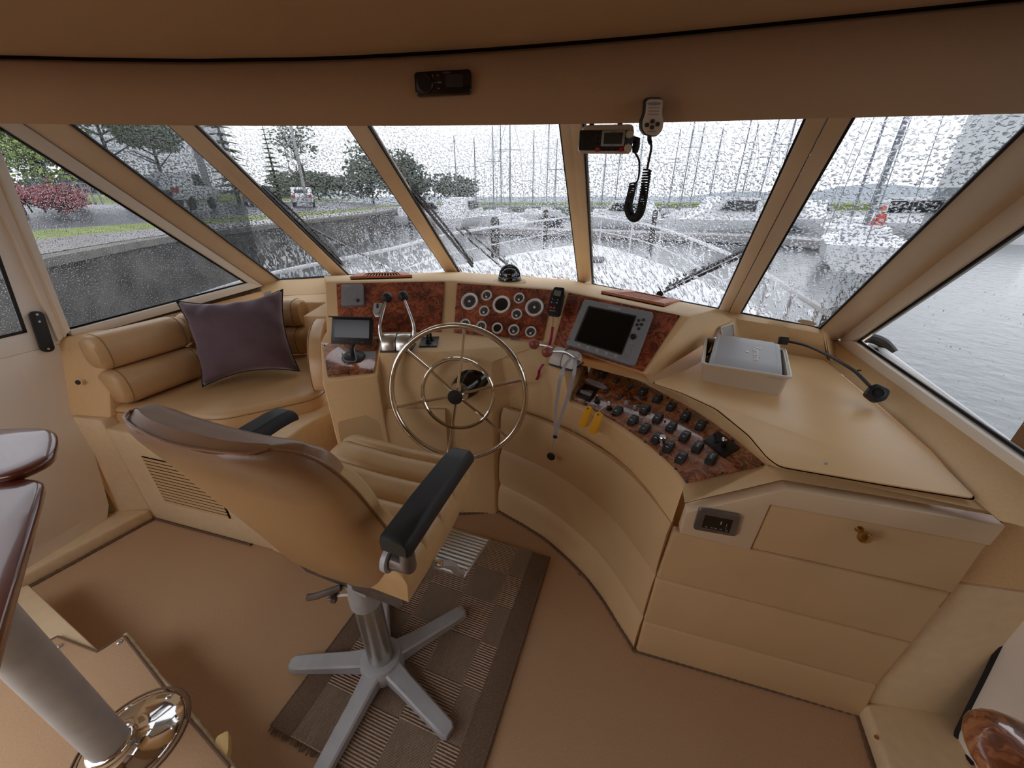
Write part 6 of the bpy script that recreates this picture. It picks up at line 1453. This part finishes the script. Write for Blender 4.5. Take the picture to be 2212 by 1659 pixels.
SB_ = ((988, 56, .87), (1029, 66, .85), (1066, 50, 1.0), (1083, 62, 1.15), (1102, 38, 1.3), (1150, 56, .95), (1181, 66, 1.2), (1198, 48, .85), (1300, 56, .9), (1330, 66, .95), (1372, 50, .9), (1446, 60, .9), (1472, 50, 1.2), (1492, 66, .95), (1532, 56, .9), (1584, 46, 1.25), (1600, 62, .9), (1640, 54, .95), (1672, 44, 1.2), (1735, 60, .85))
for k, (u, d_, h_) in enumerate(SB_):
    dark = k % 4 == 3
    sailboat(u, d_, d_ * .155 * h_ + 2.2, math.atan2(ray(u, 430).y, ray(u, 430).x) + .12 * math.sin(k * 2.3), dark, .001 * d_ + .02, ('dark' if dark else 'white') + ' hulled sailboat, %s mast from the left across the marina' % ORD[k])
sailboat(1852, 37, 16, .9, 0, .07, 'white hulled sailboat at left of the close pair on the right'); sailboat(1893, 25, 13, .9, 0, .10, 'white hulled sailboat with the thickest mast on the right')
for k, (u, d_, L_) in enumerate(((925, 48, 1.0), (1000, 42, 1.1), (1345, 42, 1.0), (1555, 38, 1.1), (1760, 48, 1.0), (2040, 42, 1.1))):
    p = at_dist(u, d_, WZ); fr = T(p) @ Rz(.4 + k) @ M.Scale(L_, 4); t = thing('motor_boat', 'white cabin cruiser, %s from the left among the moored boats' % ORD[k], 'boat', mw=fr, group='moored cabin cruisers')
    link('hull', HUL, t, None, False)
    add(G().loft([[V((x, -b, 1)), V((x, -b * .85, 1 + h)), V((x, b * .85, 1 + h)), V((x, b, 1))] for x, b, h in ((-3.6, 1.2, .3), (-2.6, 1.25, 1.5), (.4, 1.1, 1.6), (1.4, .9, .7), (3, .5, .1))]), 'cabin', MT['hull'], t, world=False, ang=30)
    for s in (-1, 1): add(G().prism([V((x, s * 1.16, z)) for x, z in ((-2.3, 1.6), (-2.3, 2.3), (.2, 2.35), (.8, 1.7))], (0, s * .06, 0)), 'cabin_window', MT['carglass'], t, world=False)
dkk = thing('floating_dock', 'grey floating dock in front of the moored boats', 'dock', at=at_dist(1300, 36, WZ + .4))
add(G().prism([at_dist(1010, 34, WZ + .1), at_dist(1300, 31, WZ + .1), at_dist(1700, 30, WZ + .1), at_dist(2050, 27, WZ + .1), at_dist(2050, 29.5, WZ + .1), at_dist(1700, 32.5, WZ + .1), at_dist(1300, 33.5, WZ + .1), at_dist(1010, 36.5, WZ + .1)], (0, 0, .4)), 'deck', MT['plank'], dkk)
for k, (u, d_) in enumerate(((880, 40), (1068, 16), (1180, 29), (1420, 29.5), (1700, 28))):
    p = at_dist(u, d_, WZ - .5); tag(add(G().lathe([(.18, 0), (.17, 2.4), (.1, 2.5), (0, 2.5)], T(p), 12), 'dock_piling', MT['wood']), 'dark wooden mooring piling, %s from the left in the water' % ORD[k], 'piling', 'mooring pilings')
p = V((3.05, 3.4, WZ - .5)); tag(add(G().lathe([(.16, 0), (.15, 2.15), (.1, 2.2), (0, 2.2)], T(p), 14), 'dock_piling', MT['wood']), 'dark mooring piling close outside the right windshield pane', 'piling', 'mooring pilings')
# person in red jacket on the dock
pp_ = at_dist(1917, 26, WZ + .5); ps = thing('person', 'person in a red jacket and dark trousers standing on the dock', 'person', at=pp_)
me = bpy.data.meshes.new('body'); J = [(0, 0, .95), (0, 0, 1.2), (0, 0, 1.42), (0, 0, 1.52), (0, 0, 1.68), (.19, 0, 1.42), (.26, .02, 1.15), (.24, .1, .92), (-.19, 0, 1.42), (-.26, .02, 1.15), (-.24, .1, .92), (.1, 0, .9), (.11, .02, .5), (.11, 0, .06), (-.1, 0, .9), (-.11, -.02, .5), (-.11, 0, .06)]
Ed = [(0, 1), (1, 2), (2, 3), (3, 4), (2, 5), (5, 6), (6, 7), (2, 8), (8, 9), (9, 10), (0, 11), (11, 12), (12, 13), (0, 14), (14, 15), (15, 16)]
me.from_pydata(J, Ed, []); bo_ = link('body', me, ps, None, False); md = bo_.modifiers.new('skin', 'SKIN'); rr_ = [.16, .17, .16, .07, .11, .09, .065, .05, .09, .065, .05, .1, .075, .07, .1, .075, .07]
for v_, r_ in zip(me.skin_vertices[0].data, rr_): v_.radius = (r_, r_)
me.skin_vertices[0].data[0].use_root = True; bo_.modifiers.new('sub', 'SUBSURF').levels = 1
me.materials.append(MT['redpaint'])
for s in (-1, 1): add(G().tube([V((s * .1, 0, .96)), V((s * .112, .0, .5)), V((s * .112, 0, .06))], [.125, .095, .09], 10), 'trousers', MT['darkcloth'], ps, None, False)
add(G().ball((0, .0, 1.72), .125, seg=14, sc=(.85, .95, 1.1)), 'head', MT['skin'], ps, None, False); add(G().ball((0, .02, 1.76), .13, seg=14, sc=(.9, 1, .95)), 'hood', MT['redpaint'], ps, None, False)
# far shore
fs = G().loft([[V((at_dist(u, 160, 0).x, at_dist(u, 160, 0).y, z)) for u in range(-200, 2900, 100)] for z in (WZ, .35)] + [[V((at_dist(u, 190, 0).x, at_dist(u, 190, 0).y, .8)) for u in range(-200, 2900, 100)]], ring=False, cap=False)
struct(add(fs, 'far_shore', MT['grass']))
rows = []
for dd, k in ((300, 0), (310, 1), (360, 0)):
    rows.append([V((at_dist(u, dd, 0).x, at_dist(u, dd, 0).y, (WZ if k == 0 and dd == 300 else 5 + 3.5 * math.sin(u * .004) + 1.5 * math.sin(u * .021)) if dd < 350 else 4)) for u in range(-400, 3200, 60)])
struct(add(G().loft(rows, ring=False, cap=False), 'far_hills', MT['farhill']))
